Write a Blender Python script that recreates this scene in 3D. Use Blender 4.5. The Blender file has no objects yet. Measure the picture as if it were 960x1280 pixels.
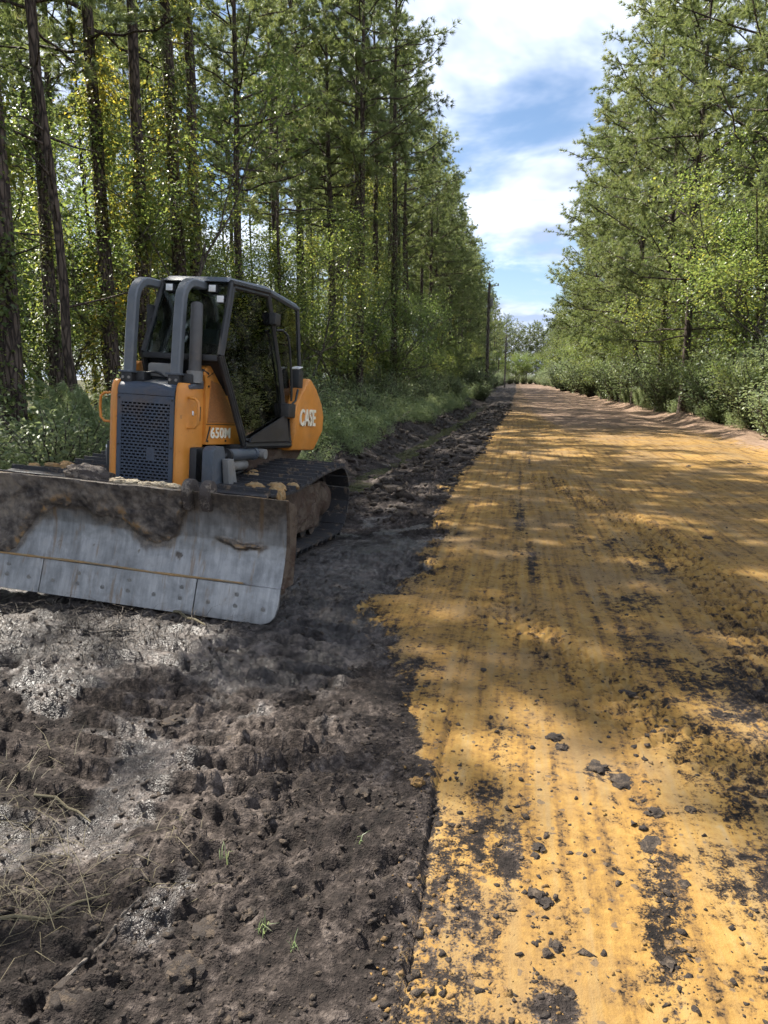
import bpy, bmesh, math, random
import numpy as np
from mathutils import Vector, Matrix

S = bpy.context.scene
COL = S.collection
R = math.radians

# ------------------------------------------------------------------ camera
cam_d = bpy.data.cameras.new('camera')
cam_d.sensor_fit = 'VERTICAL'
cam_d.sensor_height = 36.0
cam_d.lens = 26.0
cam_d.clip_start = 0.05
cam_d.clip_end = 3000
cam = bpy.data.objects.new('camera', cam_d)
COL.objects.link(cam)
cam.location = (0, 0, 1.65)
cam.rotation_euler = (R(90 - 10.18), 0, R(9.97))
S.camera = cam

# ------------------------------------------------------------------ sky, sun, exposure
SUN_EL, SUN_AZ = 52.0, 60.0          # azimuth: degrees to the left of the road direction (+Y)
W = bpy.data.worlds.new('World')
S.world = W
W.use_nodes = True
nt = W.node_tree
nt.nodes.clear()


def N(tree, t, **kw):
    n = tree.nodes.new(t)
    for k, v in kw.items():
        setattr(n, k, v)
    return n


def L(tree, a, b):
    tree.links.new(a, b)


def build_sky():
    sky = N(nt, 'ShaderNodeTexSky', sky_type='NISHITA', sun_disc=False)
    sky.sun_elevation = R(SUN_EL)
    sky.sun_rotation = R(-SUN_AZ)
    sky.air_density = 1.0
    sky.dust_density = 0.3
    sky.ozone_density = 3.0
    tc = N(nt, 'ShaderNodeTexCoord')
    sep = N(nt, 'ShaderNodeSeparateXYZ')
    L(nt, tc.outputs['Generated'], sep.inputs[0])
    zz = N(nt, 'ShaderNodeMath', operation='MAXIMUM')
    L(nt, sep.outputs['Z'], zz.inputs[0]); zz.inputs[1].default_value = 0.0
    za = N(nt, 'ShaderNodeMath', operation='ADD')
    L(nt, zz.outputs[0], za.inputs[0]); za.inputs[1].default_value = 0.22
    dv = N(nt, 'ShaderNodeVectorMath', operation='DIVIDE')
    L(nt, tc.outputs['Generated'], dv.inputs[0])
    cmb = N(nt, 'ShaderNodeCombineXYZ')
    for i in range(3):
        L(nt, za.outputs[0], cmb.inputs[i])
    L(nt, cmb.outputs[0], dv.inputs[1])
    mp = N(nt, 'ShaderNodeMapping')
    mp.inputs['Location'].default_value = (3.1, 7.4, 0.0)
    L(nt, dv.outputs[0], mp.inputs['Vector'])
    n1 = N(nt, 'ShaderNodeTexNoise')
    n1.inputs['Scale'].default_value = 1.15
    n1.inputs['Detail'].default_value = 6
    n1.inputs['Roughness'].default_value = 0.56
    n1.inputs['Distortion'].default_value = 0.35
    L(nt, mp.outputs[0], n1.inputs['Vector'])
    cov = N(nt, 'ShaderNodeMapRange', interpolation_type='SMOOTHSTEP')
    cov.inputs['From Min'].default_value = 0.36
    cov.inputs['From Max'].default_value = 0.53
    L(nt, n1.outputs['Fac'], cov.inputs['Value'])
    # cloud tone: bright rims, greyer bellies
    n2 = N(nt, 'ShaderNodeTexNoise')
    n2.inputs['Scale'].default_value = 2.3
    n2.inputs['Detail'].default_value = 4
    n2.inputs['Roughness'].default_value = 0.55
    mp2 = N(nt, 'ShaderNodeMapping')
    mp2.inputs['Location'].default_value = (11.3, 2.7, 4.0)
    L(nt, dv.outputs[0], mp2.inputs['Vector'])
    L(nt, mp2.outputs[0], n2.inputs['Vector'])
    tone = N(nt, 'ShaderNodeValToRGB')
    tone.color_ramp.elements[0].position = 0.36
    tone.color_ramp.elements[0].color = (3.8, 4.7, 6.7, 1)
    tone.color_ramp.elements[1].position = 0.70
    tone.color_ramp.elements[1].color = (12.5, 12.9, 13.7, 1)
    L(nt, n2.outputs['Fac'], tone.inputs[0])
    mix = N(nt, 'ShaderNodeMix', data_type='RGBA')
    L(nt, cov.outputs[0], mix.inputs['Factor'])
    L(nt, sky.outputs[0], mix.inputs['A'])
    L(nt, tone.outputs[0], mix.inputs['B'])
    bg = N(nt, 'ShaderNodeBackground')
    bg.inputs['Strength'].default_value = 0.055
    L(nt, mix.outputs['Result'], bg.inputs['Color'])
    out = N(nt, 'ShaderNodeOutputWorld')
    L(nt, bg.outputs[0], out.inputs['Surface'])


build_sky()
sun_d = bpy.data.lights.new('sun', 'SUN')
sun_d.energy = 5.0
sun_d.angle = R(0.55)
sun_d.color = (1.0, 0.94, 0.84)
sun = bpy.data.objects.new('sun', sun_d)
COL.objects.link(sun)
sv = Vector((-math.sin(R(SUN_AZ)) * math.cos(R(SUN_EL)), math.cos(R(SUN_AZ)) * math.cos(R(SUN_EL)), math.sin(R(SUN_EL))))
sun.rotation_euler = sv.to_track_quat('Z', 'Y').to_euler()
sun.location = (-30, 20, 40)
S.view_settings.view_transform = 'Standard'
S.view_settings.look = 'None'
S.view_settings.gamma = 1
S.view_settings.exposure = 1.5
S.view_settings.use_curve_mapping = False
S.render.engine = 'CYCLES'
S.cycles.max_bounces = 5
S.cycles.transparent_max_bounces = 12
S.cycles.diffuse_bounces = 2
S.cycles.glossy_bounces = 2
S.cycles.transmission_bounces = 3
S.cycles.use_adaptive_sampling = True
S.cycles.adaptive_threshold = 0.02
S.cycles.use_denoising = True
S.cycles.denoising_prefilter = 'FAST'


# ------------------------------------------------------------------ helpers
def tag(o, label=None, cat=None, group=None, kind=None):
    if label: o['label'] = label
    if cat: o['category'] = cat
    if group: o['group'] = group
    if kind: o['kind'] = kind
    return o


def link(name, me, parent=None, mat=None):
    o = bpy.data.objects.new(name, me)
    COL.objects.link(o)
    if parent is not None:
        o.parent = parent
    if mat is not None and me is not None:
        me.materials.clear()
        me.materials.append(mat)
    return o


def empty(name, loc=(0, 0, 0), rot=(0, 0, 0)):
    o = bpy.data.objects.new(name, None)
    o.empty_display_size = 0.2
    COL.objects.link(o)
    o.location = loc
    o.rotation_euler = rot
    return o


def mesh_np(name, v, f, smooth=False):
    """v (n,3) float, f (m,k) int"""
    me = bpy.data.meshes.new(name)
    v = np.ascontiguousarray(v, dtype=np.float32)
    f = np.ascontiguousarray(f, dtype=np.int32)
    m, k = f.shape
    me.vertices.add(len(v))
    me.vertices.foreach_set('co', v.ravel())
    me.loops.add(m * k)
    me.loops.foreach_set('vertex_index', f.ravel())
    me.polygons.add(m)
    me.polygons.foreach_set('loop_start', np.arange(0, m * k, k, dtype=np.int32))
    if smooth:
        me.polygons.foreach_set('use_smooth', np.ones(m, dtype=bool))
    me.update(calc_edges=True)
    return me


# numpy noise ------------------------------------------------------
def _h(ix, iy, s):
    h = (ix.astype(np.int64) * 374761393 + iy.astype(np.int64) * 668265263 + s * 974634533) & 0xFFFFFFFF
    h = ((h ^ (h >> 13)) * 1274126177) & 0xFFFFFFFF
    h = ((h ^ (h >> 16)) * 2246822519) & 0xFFFFFFFF
    return ((h ^ (h >> 15)) & 0xFFFFFF) / float(0x1000000)


def gnoise(x, y, s=0):
    ix = np.floor(x); iy = np.floor(y)
    fx = x - ix; fy = y - iy
    u = fx * fx * fx * (fx * (fx * 6 - 15) + 10)
    w = fy * fy * fy * (fy * (fy * 6 - 15) + 10)
    r = 0
    for dx in (0, 1):
        for dy in (0, 1):
            a = _h(ix + dx, iy + dy, s) * 6.2831853
            g = np.cos(a) * (fx - dx) + np.sin(a) * (fy - dy)
            r = r + g * (u if dx else 1 - u) * (w if dy else 1 - w)
    return r * 1.5


def fbm(x, y, s=0, o=4, rough=0.5):
    a, t, q = 1.0, 0.0, 0.0
    for i in range(o):
        t = t + a * gnoise(x, y, s + i * 17)
        q += a
        a *= rough; x = x * 2.03 + 5.1; y = y * 2.03 - 3.7
    return t / q


def worley(x, y, s=0):
    ix = np.floor(x); iy = np.floor(y)
    d1 = np.full(x.shape, 9.0); d2 = np.full(x.shape, 9.0); idv = np.zeros(x.shape)
    for dx in (-1, 0, 1):
        for dy in (-1, 0, 1):
            cx = ix + dx; cy = iy + dy
            px = cx + _h(cx, cy, s); py = cy + _h(cx, cy, s + 91)
            d = np.hypot(x - px, y - py)
            v = _h(cx, cy, s + 47)
            near = d < d1
            d2 = np.where(near, d1, np.minimum(d2, d))
            idv = np.where(near, v, idv)
            d1 = np.where(near, d, d1)
    return d1, d2, idv


def ss(x, a, b):
    t = np.clip((x - a) / (b - a), 0, 1)
    return t * t * (3 - 2 * t)


# ------------------------------------------------------------------ materials
def new_mat(name):
    m = bpy.data.materials.new(name)
    m.use_nodes = True
    t = m.node_tree
    t.nodes.clear()
    out = N(t, 'ShaderNodeOutputMaterial')
    return m, t, out


def noise(t, vec, scale, detail=5, rough=0.55, dist=0.0):
    n = N(t, 'ShaderNodeTexNoise')
    n.inputs['Scale'].default_value = scale
    n.inputs['Detail'].default_value = detail
    n.inputs['Roughness'].default_value = rough
    n.inputs['Distortion'].default_value = dist
    if vec is not None:
        L(t, vec, n.inputs['Vector'])
    return n.outputs['Fac']


def math2(t, op, a, b=None, c=None, clamp=False):
    n = N(t, 'ShaderNodeMath', operation=op, use_clamp=clamp)
    for i, v in enumerate((a, b, c)):
        if v is None:
            continue
        if isinstance(v, (int, float)):
            n.inputs[i].default_value = v
        else:
            L(t, v, n.inputs[i])
    return n.outputs[0]


def ramp(t, fac, stops):
    n = N(t, 'ShaderNodeValToRGB')
    e = n.color_ramp.elements
    while len(e) < len(stops):
        e.new(0.5)
    for q, (p, c) in zip(e, stops):
        q.position = p
        q.color = (c[0], c[1], c[2], 1)
    L(t, fac, n.inputs[0])
    return n.outputs[0]


def smooth(t, v, a, b):
    n = N(t, 'ShaderNodeMapRange', interpolation_type='SMOOTHSTEP')
    n.inputs['From Min'].default_value = a
    n.inputs['From Max'].default_value = b
    L(t, v, n.inputs['Value'])
    return n.outputs[0]


def mixc(t, f, a, b):
    n = N(t, 'ShaderNodeMix', data_type='RGBA')
    for k, v in (('Factor', f), ('A', a), ('B', b)):
        s = n.inputs[k] if k == 'Factor' else [i for i in n.inputs if i.name == k and i.type == 'RGBA'][0]
        if isinstance(v, (int, float)):
            s.default_value = v
        elif isinstance(v, tuple):
            s.default_value = (v[0], v[1], v[2], 1)
        else:
            L(t, v, s)
    return [o for o in n.outputs if o.type == 'RGBA'][0]


def bump(t, h, strength, dist, prev=None):
    b = N(t, 'ShaderNodeBump')
    b.inputs['Strength'].default_value = strength
    b.inputs['Distance'].default_value = dist
    L(t, h, b.inputs['Height'])
    if prev is not None:
        L(t, prev, b.inputs['Normal'])
    return b.outputs[0]


def principled(t, out, color, rough=0.6, metal=0.0, normal=None, spec=None):
    p = N(t, 'ShaderNodeBsdfPrincipled')
    for k, v in (('Base Color', color), ('Roughness', rough), ('Metallic', metal)):
        if isinstance(v, tuple):
            p.inputs[k].default_value = (v[0], v[1], v[2], 1)
        elif isinstance(v, (int, float)):
            p.inputs[k].default_value = v
        else:
            L(t, v, p.inputs[k])
    if spec is not None:
        if isinstance(spec, (int, float)):
            p.inputs['Specular IOR Level'].default_value = spec
        else:
            L(t, spec, p.inputs['Specular IOR Level'])
    if normal is not None:
        L(t, normal, p.inputs['Normal'])
    L(t, p.outputs[0], out.inputs['Surface'])
    return p


def paint(name, col, col2, rough=0.45, dust=(0.30, 0.23, 0.15), dust_amt=0.35, scale=6, metal=0.0, bmp=0.1, wear=None):
    """worn machine paint: patchy tone, dust, small chips"""
    m, t, out = new_mat(name)
    tc = N(t, 'ShaderNodeTexCoord').outputs['Object']
    a = noise(t, tc, scale, 6, 0.6)
    c = mixc(t, smooth(t, a, 0.35, 0.7), col, col2)
    d = noise(t, tc, scale * 0.6, 8, 0.68, 0.4)
    dm = math2(t, 'MULTIPLY', smooth(t, d, 0.46, 0.72), dust_amt)
    c = mixc(t, dm, c, dust)
    if wear:
        w = noise(t, tc, scale * 5, 8, 0.7, 0.3)
        c = mixc(t, smooth(t, w, 0.63, 0.68), c, wear)
    r = math2(t, 'ADD', math2(t, 'MULTIPLY', a, 0.25), rough - 0.1)
    r = math2(t, 'ADD', r, math2(t, 'MULTIPLY', dm, 0.5), clamp=True)
    nb = bump(t, noise(t, tc, scale * 12, 4), bmp, 0.01)
    principled(t, out, c, r, metal, nb)
    return m


def soil_material():
    m, t, out = new_mat('soil')
    pos = N(t, 'ShaderNodeNewGeometry').outputs['Position']
    at = N(t, 'ShaderNodeAttribute', attribute_name='soil')
    sp = N(t, 'ShaderNodeSeparateColor')
    L(t, at.outputs['Color'], sp.inputs[0])
    clay, wet, sand = sp.outputs[0], sp.outputs[1], sp.outputs[2]
    n1 = noise(t, pos, 7.0, 5, 0.66, 0.15)
    n2 = noise(t, pos, 34.0, 4, 0.62)
    n4 = noise(t, pos, 130.0, 2, 0.6)
    mp = N(t, 'ShaderNodeMapping')
    mp.inputs['Scale'].default_value = (13, 0.55, 1)
    L(t, pos, mp.inputs['Vector'])
    n3 = noise(t, mp.outputs[0], 1.0, 5, 0.6)
    big = noise(t, pos, 0.9, 4, 0.6)
    f = math2(t, 'ADD', clay, math2(t, 'MULTIPLY_ADD', n1, 1.9, -0.95))
    f = math2(t, 'ADD', f, math2(t, 'MULTIPLY_ADD', n2, 1.5, -0.75))
    f = math2(t, 'ADD', f, math2(t, 'MULTIPLY_ADD', n3, 1.2, -0.60))
    f = math2(t, 'ADD', f, math2(t, 'MULTIPLY_ADD', n4, 1.1, -0.55))
    cf = smooth(t, f, 0.22, 0.64)
    tone = math2(t, 'ADD', math2(t, 'MULTIPLY', n1, 0.30), math2(t, 'ADD', math2(t, 'MULTIPLY', n2, 0.22), math2(t, 'MULTIPLY', n3, 0.48)))
    clayc = ramp(t, tone, [(0.37, (0.074, 0.047, 0.023)), (0.445, (0.160, 0.092, 0.031)), (0.51, (0.245, 0.141, 0.038)), (0.59, (0.295, 0.186, 0.058)), (0.68, (0.315, 0.233, 0.118))])
    # greyer, browner patches where mud has been smeared thin over the clay
    sm = smooth(t, math2(t, 'ADD', math2(t, 'MULTIPLY', big, 0.6), math2(t, 'MULTIPLY', n3, 0.5)), 0.50, 0.66)
    clayc = mixc(t, math2(t, 'MULTIPLY', sm, 0.6), clayc, (0.135, 0.098, 0.060))
    # small splats of muck trodden into the clay
    vo = N(t, 'ShaderNodeTexVoronoi'); vo.inputs['Scale'].default_value = 24.0; vo.inputs['Randomness'].default_value = 1.0
    wv = N(t, 'ShaderNodeVectorMath', operation='ADD')
    nw = N(t, 'ShaderNodeTexNoise'); nw.inputs['Scale'].default_value = 30.0; nw.inputs['Detail'].default_value = 2
    sc_ = N(t, 'ShaderNodeVectorMath', operation='SCALE'); sc_.inputs['Scale'].default_value = 0.035
    L(t, pos, nw.inputs['Vector']); L(t, nw.outputs['Color'], sc_.inputs[0]); L(t, pos, wv.inputs[0]); L(t, sc_.outputs[0], wv.inputs[1])
    L(t, wv.outputs[0], vo.inputs['Vector'])
    sepc = N(t, 'ShaderNodeSeparateColor'); L(t, vo.outputs['Color'], sepc.inputs[0])
    rad_ = math2(t, 'MULTIPLY_ADD', sepc.outputs[0], 0.62, -0.30)
    splat = smooth(t, math2(t, 'SUBTRACT', rad_, vo.outputs['Distance']), -0.03, 0.03)
    clayc = mixc(t, math2(t, 'MULTIPLY', splat, 0.75), clayc, (0.085, 0.066, 0.050))
    mtone = math2(t, 'ADD', math2(t, 'ADD', math2(t, 'MULTIPLY', n2, 0.45), math2(t, 'MULTIPLY', n1, 0.45)), math2(t, 'MULTIPLY_ADD', big, 0.4, -0.15))
    mudc = ramp(t, mtone, [(0.37, (0.0085, 0.0068, 0.0060)), (0.48, (0.026, 0.0205, 0.018)), (0.55, (0.062, 0.050, 0.0435)), (0.64, (0.145, 0.120, 0.104))])
    sandc = ramp(t, tone, [(0.38, (0.115, 0.076, 0.053)), (0.56, (0.215, 0.146, 0.10)), (0.70, (0.29, 0.215, 0.155))])
    c = mixc(t, cf, mudc, clayc)
    sf = smooth(t, math2(t, 'ADD', sand, math2(t, 'MULTIPLY_ADD', n1, 0.8, -0.4)), 0.42, 0.62)
    c = mixc(t, sf, c, sandc)
    rough_d = math2(t, 'MULTIPLY_ADD', n2, 0.2, 0.78)
    rw = math2(t, 'MULTIPLY_ADD', n1, 0.45, 0.15)
    r = N(t, 'ShaderNodeMix', data_type='FLOAT')
    wf = math2(t, 'MULTIPLY', smooth(t, math2(t, 'ADD', wet, math2(t, 'MULTIPLY_ADD', n1, 0.7, -0.35)), 0.35, 0.65),
               math2(t, 'SUBTRACT', 1.0, math2(t, 'MULTIPLY', cf, 0.8)))
    L(t, wf, r.inputs[0]); L(t, rough_d, r.inputs[2]); L(t, rw, r.inputs[3])
    hh = math2(t, 'ADD', math2(t, 'MULTIPLY', n2, 0.6), math2(t, 'MULTIPLY', n4, 0.4))
    fine = noise(t, pos, 420.0, 2, 0.5)
    nb = bump(t, hh, 0.9, 0.032)
    bnode = nb.node
    L(t, math2(t, 'MULTIPLY_ADD', cf, -0.62, 0.9), bnode.inputs['Strength'])
    nb = bump(t, fine, 0.22, 0.002, nb)
    principled(t, out, c, r.outputs[0], 0.0, nb, spec=math2(t, 'MULTIPLY_ADD', wf, 0.28, 0.16))
    return m


def leaf_material(name, stops, trans=0.35, rough=0.5, spec=0.3, objvar=0.25):
    m, t, out = new_mat(name)
    g = N(t, 'ShaderNodeNewGeometry')
    oi = N(t, 'ShaderNodeObjectInfo')
    cl = noise(t, g.outputs['Position'], 0.55, 2, 0.5)
    clm = N(t, 'ShaderNodeMapRange'); clm.inputs['From Min'].default_value = 0.3; clm.inputs['From Max'].default_value = 0.7
    L(t, cl, clm.inputs['Value'])
    rnd = math2(t, 'ADD', math2(t, 'MULTIPLY', g.outputs['Random Per Island'], 0.42), math2(t, 'ADD', math2(t, 'MULTIPLY', oi.outputs['Random'], objvar), math2(t, 'MULTIPLY', clm.outputs[0], 0.58 - objvar)))
    c = ramp(t, rnd, stops)
    p = N(t, 'ShaderNodeBsdfPrincipled')
    L(t, c, p.inputs['Base Color'])
    p.inputs['Roughness'].default_value = rough
    p.inputs['Specular IOR Level'].default_value = spec
    tr = N(t, 'ShaderNodeBsdfTranslucent')
    hs = N(t, 'ShaderNodeHueSaturation')
    hs.inputs['Hue'].default_value = 0.485
    hs.inputs['Saturation'].default_value = 1.1
    hs.inputs['Value'].default_value = 1.9
    L(t, c, hs.inputs['Color'])
    L(t, hs.outputs[0], tr.inputs['Color'])
    mx = N(t, 'ShaderNodeMixShader')
    mx.inputs[0].default_value = trans
    L(t, p.outputs[0], mx.inputs[1]); L(t, tr.outputs[0], mx.inputs[2])
    L(t, mx.outputs[0], out.inputs['Surface'])
    return m


def bark_material(name, dark, light, scale=1.0):
    m, t, out = new_mat(name)
    tc = N(t, 'ShaderNodeTexCoord').outputs['Object']
    mp = N(t, 'ShaderNodeMapping')
    mp.inputs['Scale'].default_value = (14 * scale, 14 * scale, 3.2 * scale)
    L(t, tc, mp.inputs['Vector'])
    v = N(t, 'ShaderNodeTexVoronoi', feature='DISTANCE_TO_EDGE')
    v.inputs['Scale'].default_value = 1.0
    L(t, mp.outputs[0], v.inputs['Vector'])
    n1 = noise(t, mp.outputs[0], 1.4, 6, 0.6)
    f = math2(t, 'ADD', math2(t, 'MULTIPLY', smooth(t, v.outputs['Distance'], 0.0, 0.25), 0.5), math2(t, 'MULTIPLY', n1, 0.6))
    c = ramp(t, f, [(0.25, dark), (0.75, light)])
    nb = bump(t, f, 0.8, 0.03)
    principled(t, out, c, 0.9, 0, nb, spec=0.2)
    return m


def glass_material():
    m, t, out = new_mat('tinted_glass')
    tr = N(t, 'ShaderNodeBsdfTransparent')
    tr.inputs[0].default_value = (0.68, 0.76, 0.72, 1)
    gl = N(t, 'ShaderNodeBsdfGlossy')
    gl.inputs['Roughness'].default_value = 0.02
    fr = N(t, 'ShaderNodeFresnel')
    fr.inputs[0].default_value = 1.55
    df = N(t, 'ShaderNodeBsdfDiffuse')
    df.inputs[0].default_value = (0.16, 0.15, 0.12, 1)
    tc = N(t, 'ShaderNodeTexCoord').outputs['Object']
    dn = noise(t, tc, 5, 7, 0.65)
    m1 = N(t, 'ShaderNodeMixShader')
    L(t, fr.outputs[0], m1.inputs[0]); L(t, tr.outputs[0], m1.inputs[1]); L(t, gl.outputs[0], m1.inputs[2])
    m2 = N(t, 'ShaderNodeMixShader')
    L(t, math2(t, 'MULTIPLY', smooth(t, dn, 0.45, 0.8), 0.22), m2.inputs[0])
    L(t, m1.outputs[0], m2.inputs[1]); L(t, df.outputs[0], m2.inputs[2])
    L(t, m2.outputs[0], out.inputs['Surface'])
    return m


def blade_material():
    """polished grey steel below, crusted black and ochre mud towards the top"""
    m, t, out = new_mat('blade_steel')
    tc = N(t, 'ShaderNodeTexCoord').outputs['Object']
    at = N(t, 'ShaderNodeAttribute', attribute_name='crust').outputs['Fac']
    n1 = noise(t, tc, 5, 8, 0.65, 0.3)
    n2 = noise(t, tc, 26, 6, 0.65)
    mp = N(t, 'ShaderNodeMapping'); mp.inputs['Scale'].default_value = (16, 1, 2.2)
    L(t, tc, mp.inputs['Vector'])
    st = noise(t, mp.outputs[0], 2.0, 5, 0.6)
    steel = ramp(t, math2(t, 'ADD', math2(t, 'MULTIPLY', st, 0.3), math2(t, 'MULTIPLY', n1, 0.7)),
                 [(0.36, (0.14, 0.142, 0.140)), (0.50, (0.245, 0.247, 0.243)), (0.60, (0.37, 0.37, 0.362))])
    mud = ramp(t, math2(t, 'ADD', math2(t, 'MULTIPLY', n1, 0.7), math2(t, 'MULTIPLY', n2, 0.35)),
               [(0.40, (0.022, 0.018, 0.016)), (0.48, (0.075, 0.062, 0.052)), (0.56, (0.15, 0.125, 0.10)), (0.66, (0.23, 0.19, 0.145))])
    # ochre clay clings near the lower border of the crust
    lowb = math2(t, 'SUBTRACT', 1.0, smooth(t, at, 0.62, 0.95))
    mud = mixc(t, math2(t, 'MULTIPLY', lowb, math2(t, 'MULTIPLY', smooth(t, n1, 0.48, 0.58), 0.8)), mud, (0.30, 0.165, 0.045))
    film = math2(t, 'MULTIPLY', smooth(t, math2(t, 'ADD', at, math2(t, 'MULTIPLY_ADD', n1, 0.9, -0.42)), 0.05, 0.38), 0.88)
    steel = mixc(t, film, steel, mixc(t, smooth(t, n2, 0.40, 0.62), (0.060, 0.048, 0.038), (0.150, 0.122, 0.092)))
    mps = N(t, 'ShaderNodeMapping'); mps.inputs['Scale'].default_value = (9, 1, 1.1)
    L(t, tc, mps.inputs['Vector'])
    stn = noise(t, mps.outputs[0], 1.6, 6, 0.7, 0.4)
    steel = mixc(t, math2(t, 'MULTIPLY', smooth(t, stn, 0.55, 0.66), 0.6), steel, (0.17, 0.105, 0.05))
    f = smooth(t, math2(t, 'ADD', at, math2(t, 'MULTIPLY_ADD', n2, 0.30, -0.15)), 0.46, 0.54)
    c = mixc(t, f, steel, mud)
    r = N(t, 'ShaderNodeMix', data_type='FLOAT')
    L(t, f, r.inputs[0]); L(t, math2(t, 'MULTIPLY_ADD', n1, 0.4, 0.18), r.inputs[2]); r.inputs[3].default_value = 0.85
    me = math2(t, 'MULTIPLY', math2(t, 'SUBTRACT', 1.0, f), 0.55)
    nb = bump(t, math2(t, 'ADD', math2(t, 'MULTIPLY', f, 0.5), math2(t, 'MULTIPLY', n2, math2(t, 'MULTIPLY_ADD', f, 0.6, 0.1))), 0.6, 0.02)
    principled(t, out, c, r.outputs[0], me, nb)
    return m


def muddy_steel(name, base, mudc, amt=0.5, scale=7, metal=0.2, spec=0.5):
    m, t, out = new_mat(name)
    tc = N(t, 'ShaderNodeNewGeometry').outputs['Position']
    n1 = noise(t, tc, scale, 8, 0.66, 0.3)
    n2 = noise(t, tc, scale * 6, 5, 0.6)
    f = smooth(t, math2(t, 'ADD', n1, math2(t, 'MULTIPLY_ADD', n2, 0.4, -0.2)), 0.62 - amt * 0.3, 0.72 - amt * 0.3)
    c = mixc(t, f, mixc(t, n2, base, tuple(q * 1.9 for q in base)), mudc)
    nb = bump(t, math2(t, 'ADD', f, n2), 0.6, 0.012)
    principled(t, out, c, math2(t, 'MULTIPLY_ADD', f, 0.3, 0.55 if metal else 0.7), metal, nb, spec=spec)
    return m


M = {}
M['soil'] = soil_material()
M['orange'] = paint('orange_paint', (0.60, 0.225, 0.031), (0.68, 0.275, 0.050), 0.40, (0.42, 0.25, 0.12), 0.35, 5, wear=(0.30, 0.14, 0.05))
M['orange_vent'] = paint('vent_mesh_paint', (0.30, 0.12, 0.035), (0.40, 0.17, 0.05), 0.7, (0.25, 0.15, 0.08), 0.5, 60)
M['slate'] = paint('slate_paint', (0.055, 0.070, 0.088), (0.075, 0.092, 0.112), 0.42, (0.20, 0.17, 0.14), 0.30, 6)
M['rail'] = paint('rail_paint', (0.095, 0.108, 0.122), (0.12, 0.134, 0.148), 0.40, (0.22, 0.19, 0.15), 0.30, 6)
M['exhaust'] = paint('sooty_steel', (0.055, 0.054, 0.054), (0.085, 0.082, 0.078), 0.5, (0.20, 0.15, 0.11), 0.35, 6)
M['grille'] = paint('grille_paint', (0.038, 0.055, 0.085), (0.055, 0.075, 0.105), 0.45, (0.16, 0.11, 0.07), 0.45, 5)
M['hood'] = paint('hood_paint', (0.07, 0.08, 0.095), (0.12, 0.125, 0.13), 0.5, (0.30, 0.26, 0.20), 0.6, 5)
M['black'] = paint('black_paint', (0.013, 0.014, 0.015), (0.022, 0.022, 0.023), 0.5, (0.12, 0.10, 0.08), 0.25, 6)
M['void'] = paint('radiator_core', (0.006, 0.006, 0.006), (0.010, 0.010, 0.010), 0.9, (0.02, 0.016, 0.012), 0.3, 6)
M['grey'] = paint('grey_metal', (0.16, 0.16, 0.155), (0.22, 0.215, 0.20), 0.5, (0.26, 0.21, 0.15), 0.5, 6)
M['chrome'] = paint('rod_chrome', (0.55, 0.56, 0.57), (0.65, 0.66, 0.67), 0.2, (0.4, 0.35, 0.28), 0.2, 8, metal=0.9)
M['lamp'] = paint('lamp_lens', (0.75, 0.76, 0.74), (0.82, 0.82, 0.80), 0.25, (0.55, 0.50, 0.42), 0.3, 8)
M['cream'] = paint('decal_cream', (0.80, 0.74, 0.55), (0.84, 0.80, 0.64), 0.5, (0.5, 0.4, 0.25), 0.2, 10)
M['rust'] = muddy_steel('rusty_mud_steel', (0.045, 0.026, 0.017), (0.11, 0.08, 0.055), 0.55)
M['track'] = muddy_steel('track_steel', (0.022, 0.022, 0.024), (0.16, 0.12, 0.085), 0.25, 9)
M['roller'] = muddy_steel('roller_steel', (0.02, 0.017, 0.015), (0.10, 0.075, 0.055), 0.5)
M['dirt'] = muddy_steel('tan_dirt', (0.26, 0.16, 0.07), (0.34, 0.25, 0.14), 0.5, 14, 0.0, 0.2)
M['sand'] = muddy_steel('pale_sand', (0.20, 0.16, 0.11), (0.42, 0.36, 0.26), 0.6, 18, 0.0, 0.2)
M['darkdirt'] = muddy_steel('caked_mud', (0.05, 0.042, 0.038), (0.20, 0.17, 0.14), 0.4, 14, 0.0, 0.2)
M['glass'] = glass_material()
M['blade'] = blade_material()
M['bark'] = bark_material('pine_bark', (0.020, 0.016, 0.014), (0.105, 0.080, 0.064))
M['bark2'] = bark_material('grey_bark', (0.035, 0.030, 0.026), (0.15, 0.13, 0.11), 2.0)
M['pole'] = bark_material('weathered_pole', (0.05, 0.042, 0.036), (0.16, 0.14, 0.12), 0.6)
M['needle'] = leaf_material('pine_needles', [(0.0, (0.075, 0.105, 0.046)), (0.35, (0.130, 0.170, 0.062)), (0.65, (0.160, 0.195, 0.072)), (0.9, (0.225, 0.235, 0.090)), (1.0, (0.26, 0.20, 0.085))], 0.34, 0.42, 0.4)
M['leaf'] = leaf_material('broad_leaves', [(0.0, (0.050, 0.082, 0.030)), (0.4, (0.095, 0.140, 0.042)), (0.70, (0.150, 0.185, 0.055)), (0.93, (0.25, 0.245, 0.055)), (1.0, (0.32, 0.24, 0.05))], 0.52, 0.36, 0.5)
M['vine'] = leaf_material('vine_leaves', [(0.0, (0.045, 0.070, 0.028)), (0.4, (0.090, 0.125, 0.040)), (0.62, (0.165, 0.185, 0.052)), (0.82, (0.34, 0.30, 0.055)), (1.0, (0.32, 0.17, 0.045))], 0.52, 0.4, 0.45)
M['shrub'] = leaf_material('shrub_leaves', [(0.0, (0.070, 0.100, 0.048)), (0.45, (0.130, 0.170, 0.078)), (0.8, (0.195, 0.230, 0.115)), (1.0, (0.25, 0.235, 0.095))], 0.36, 0.45, 0.4)
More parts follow.
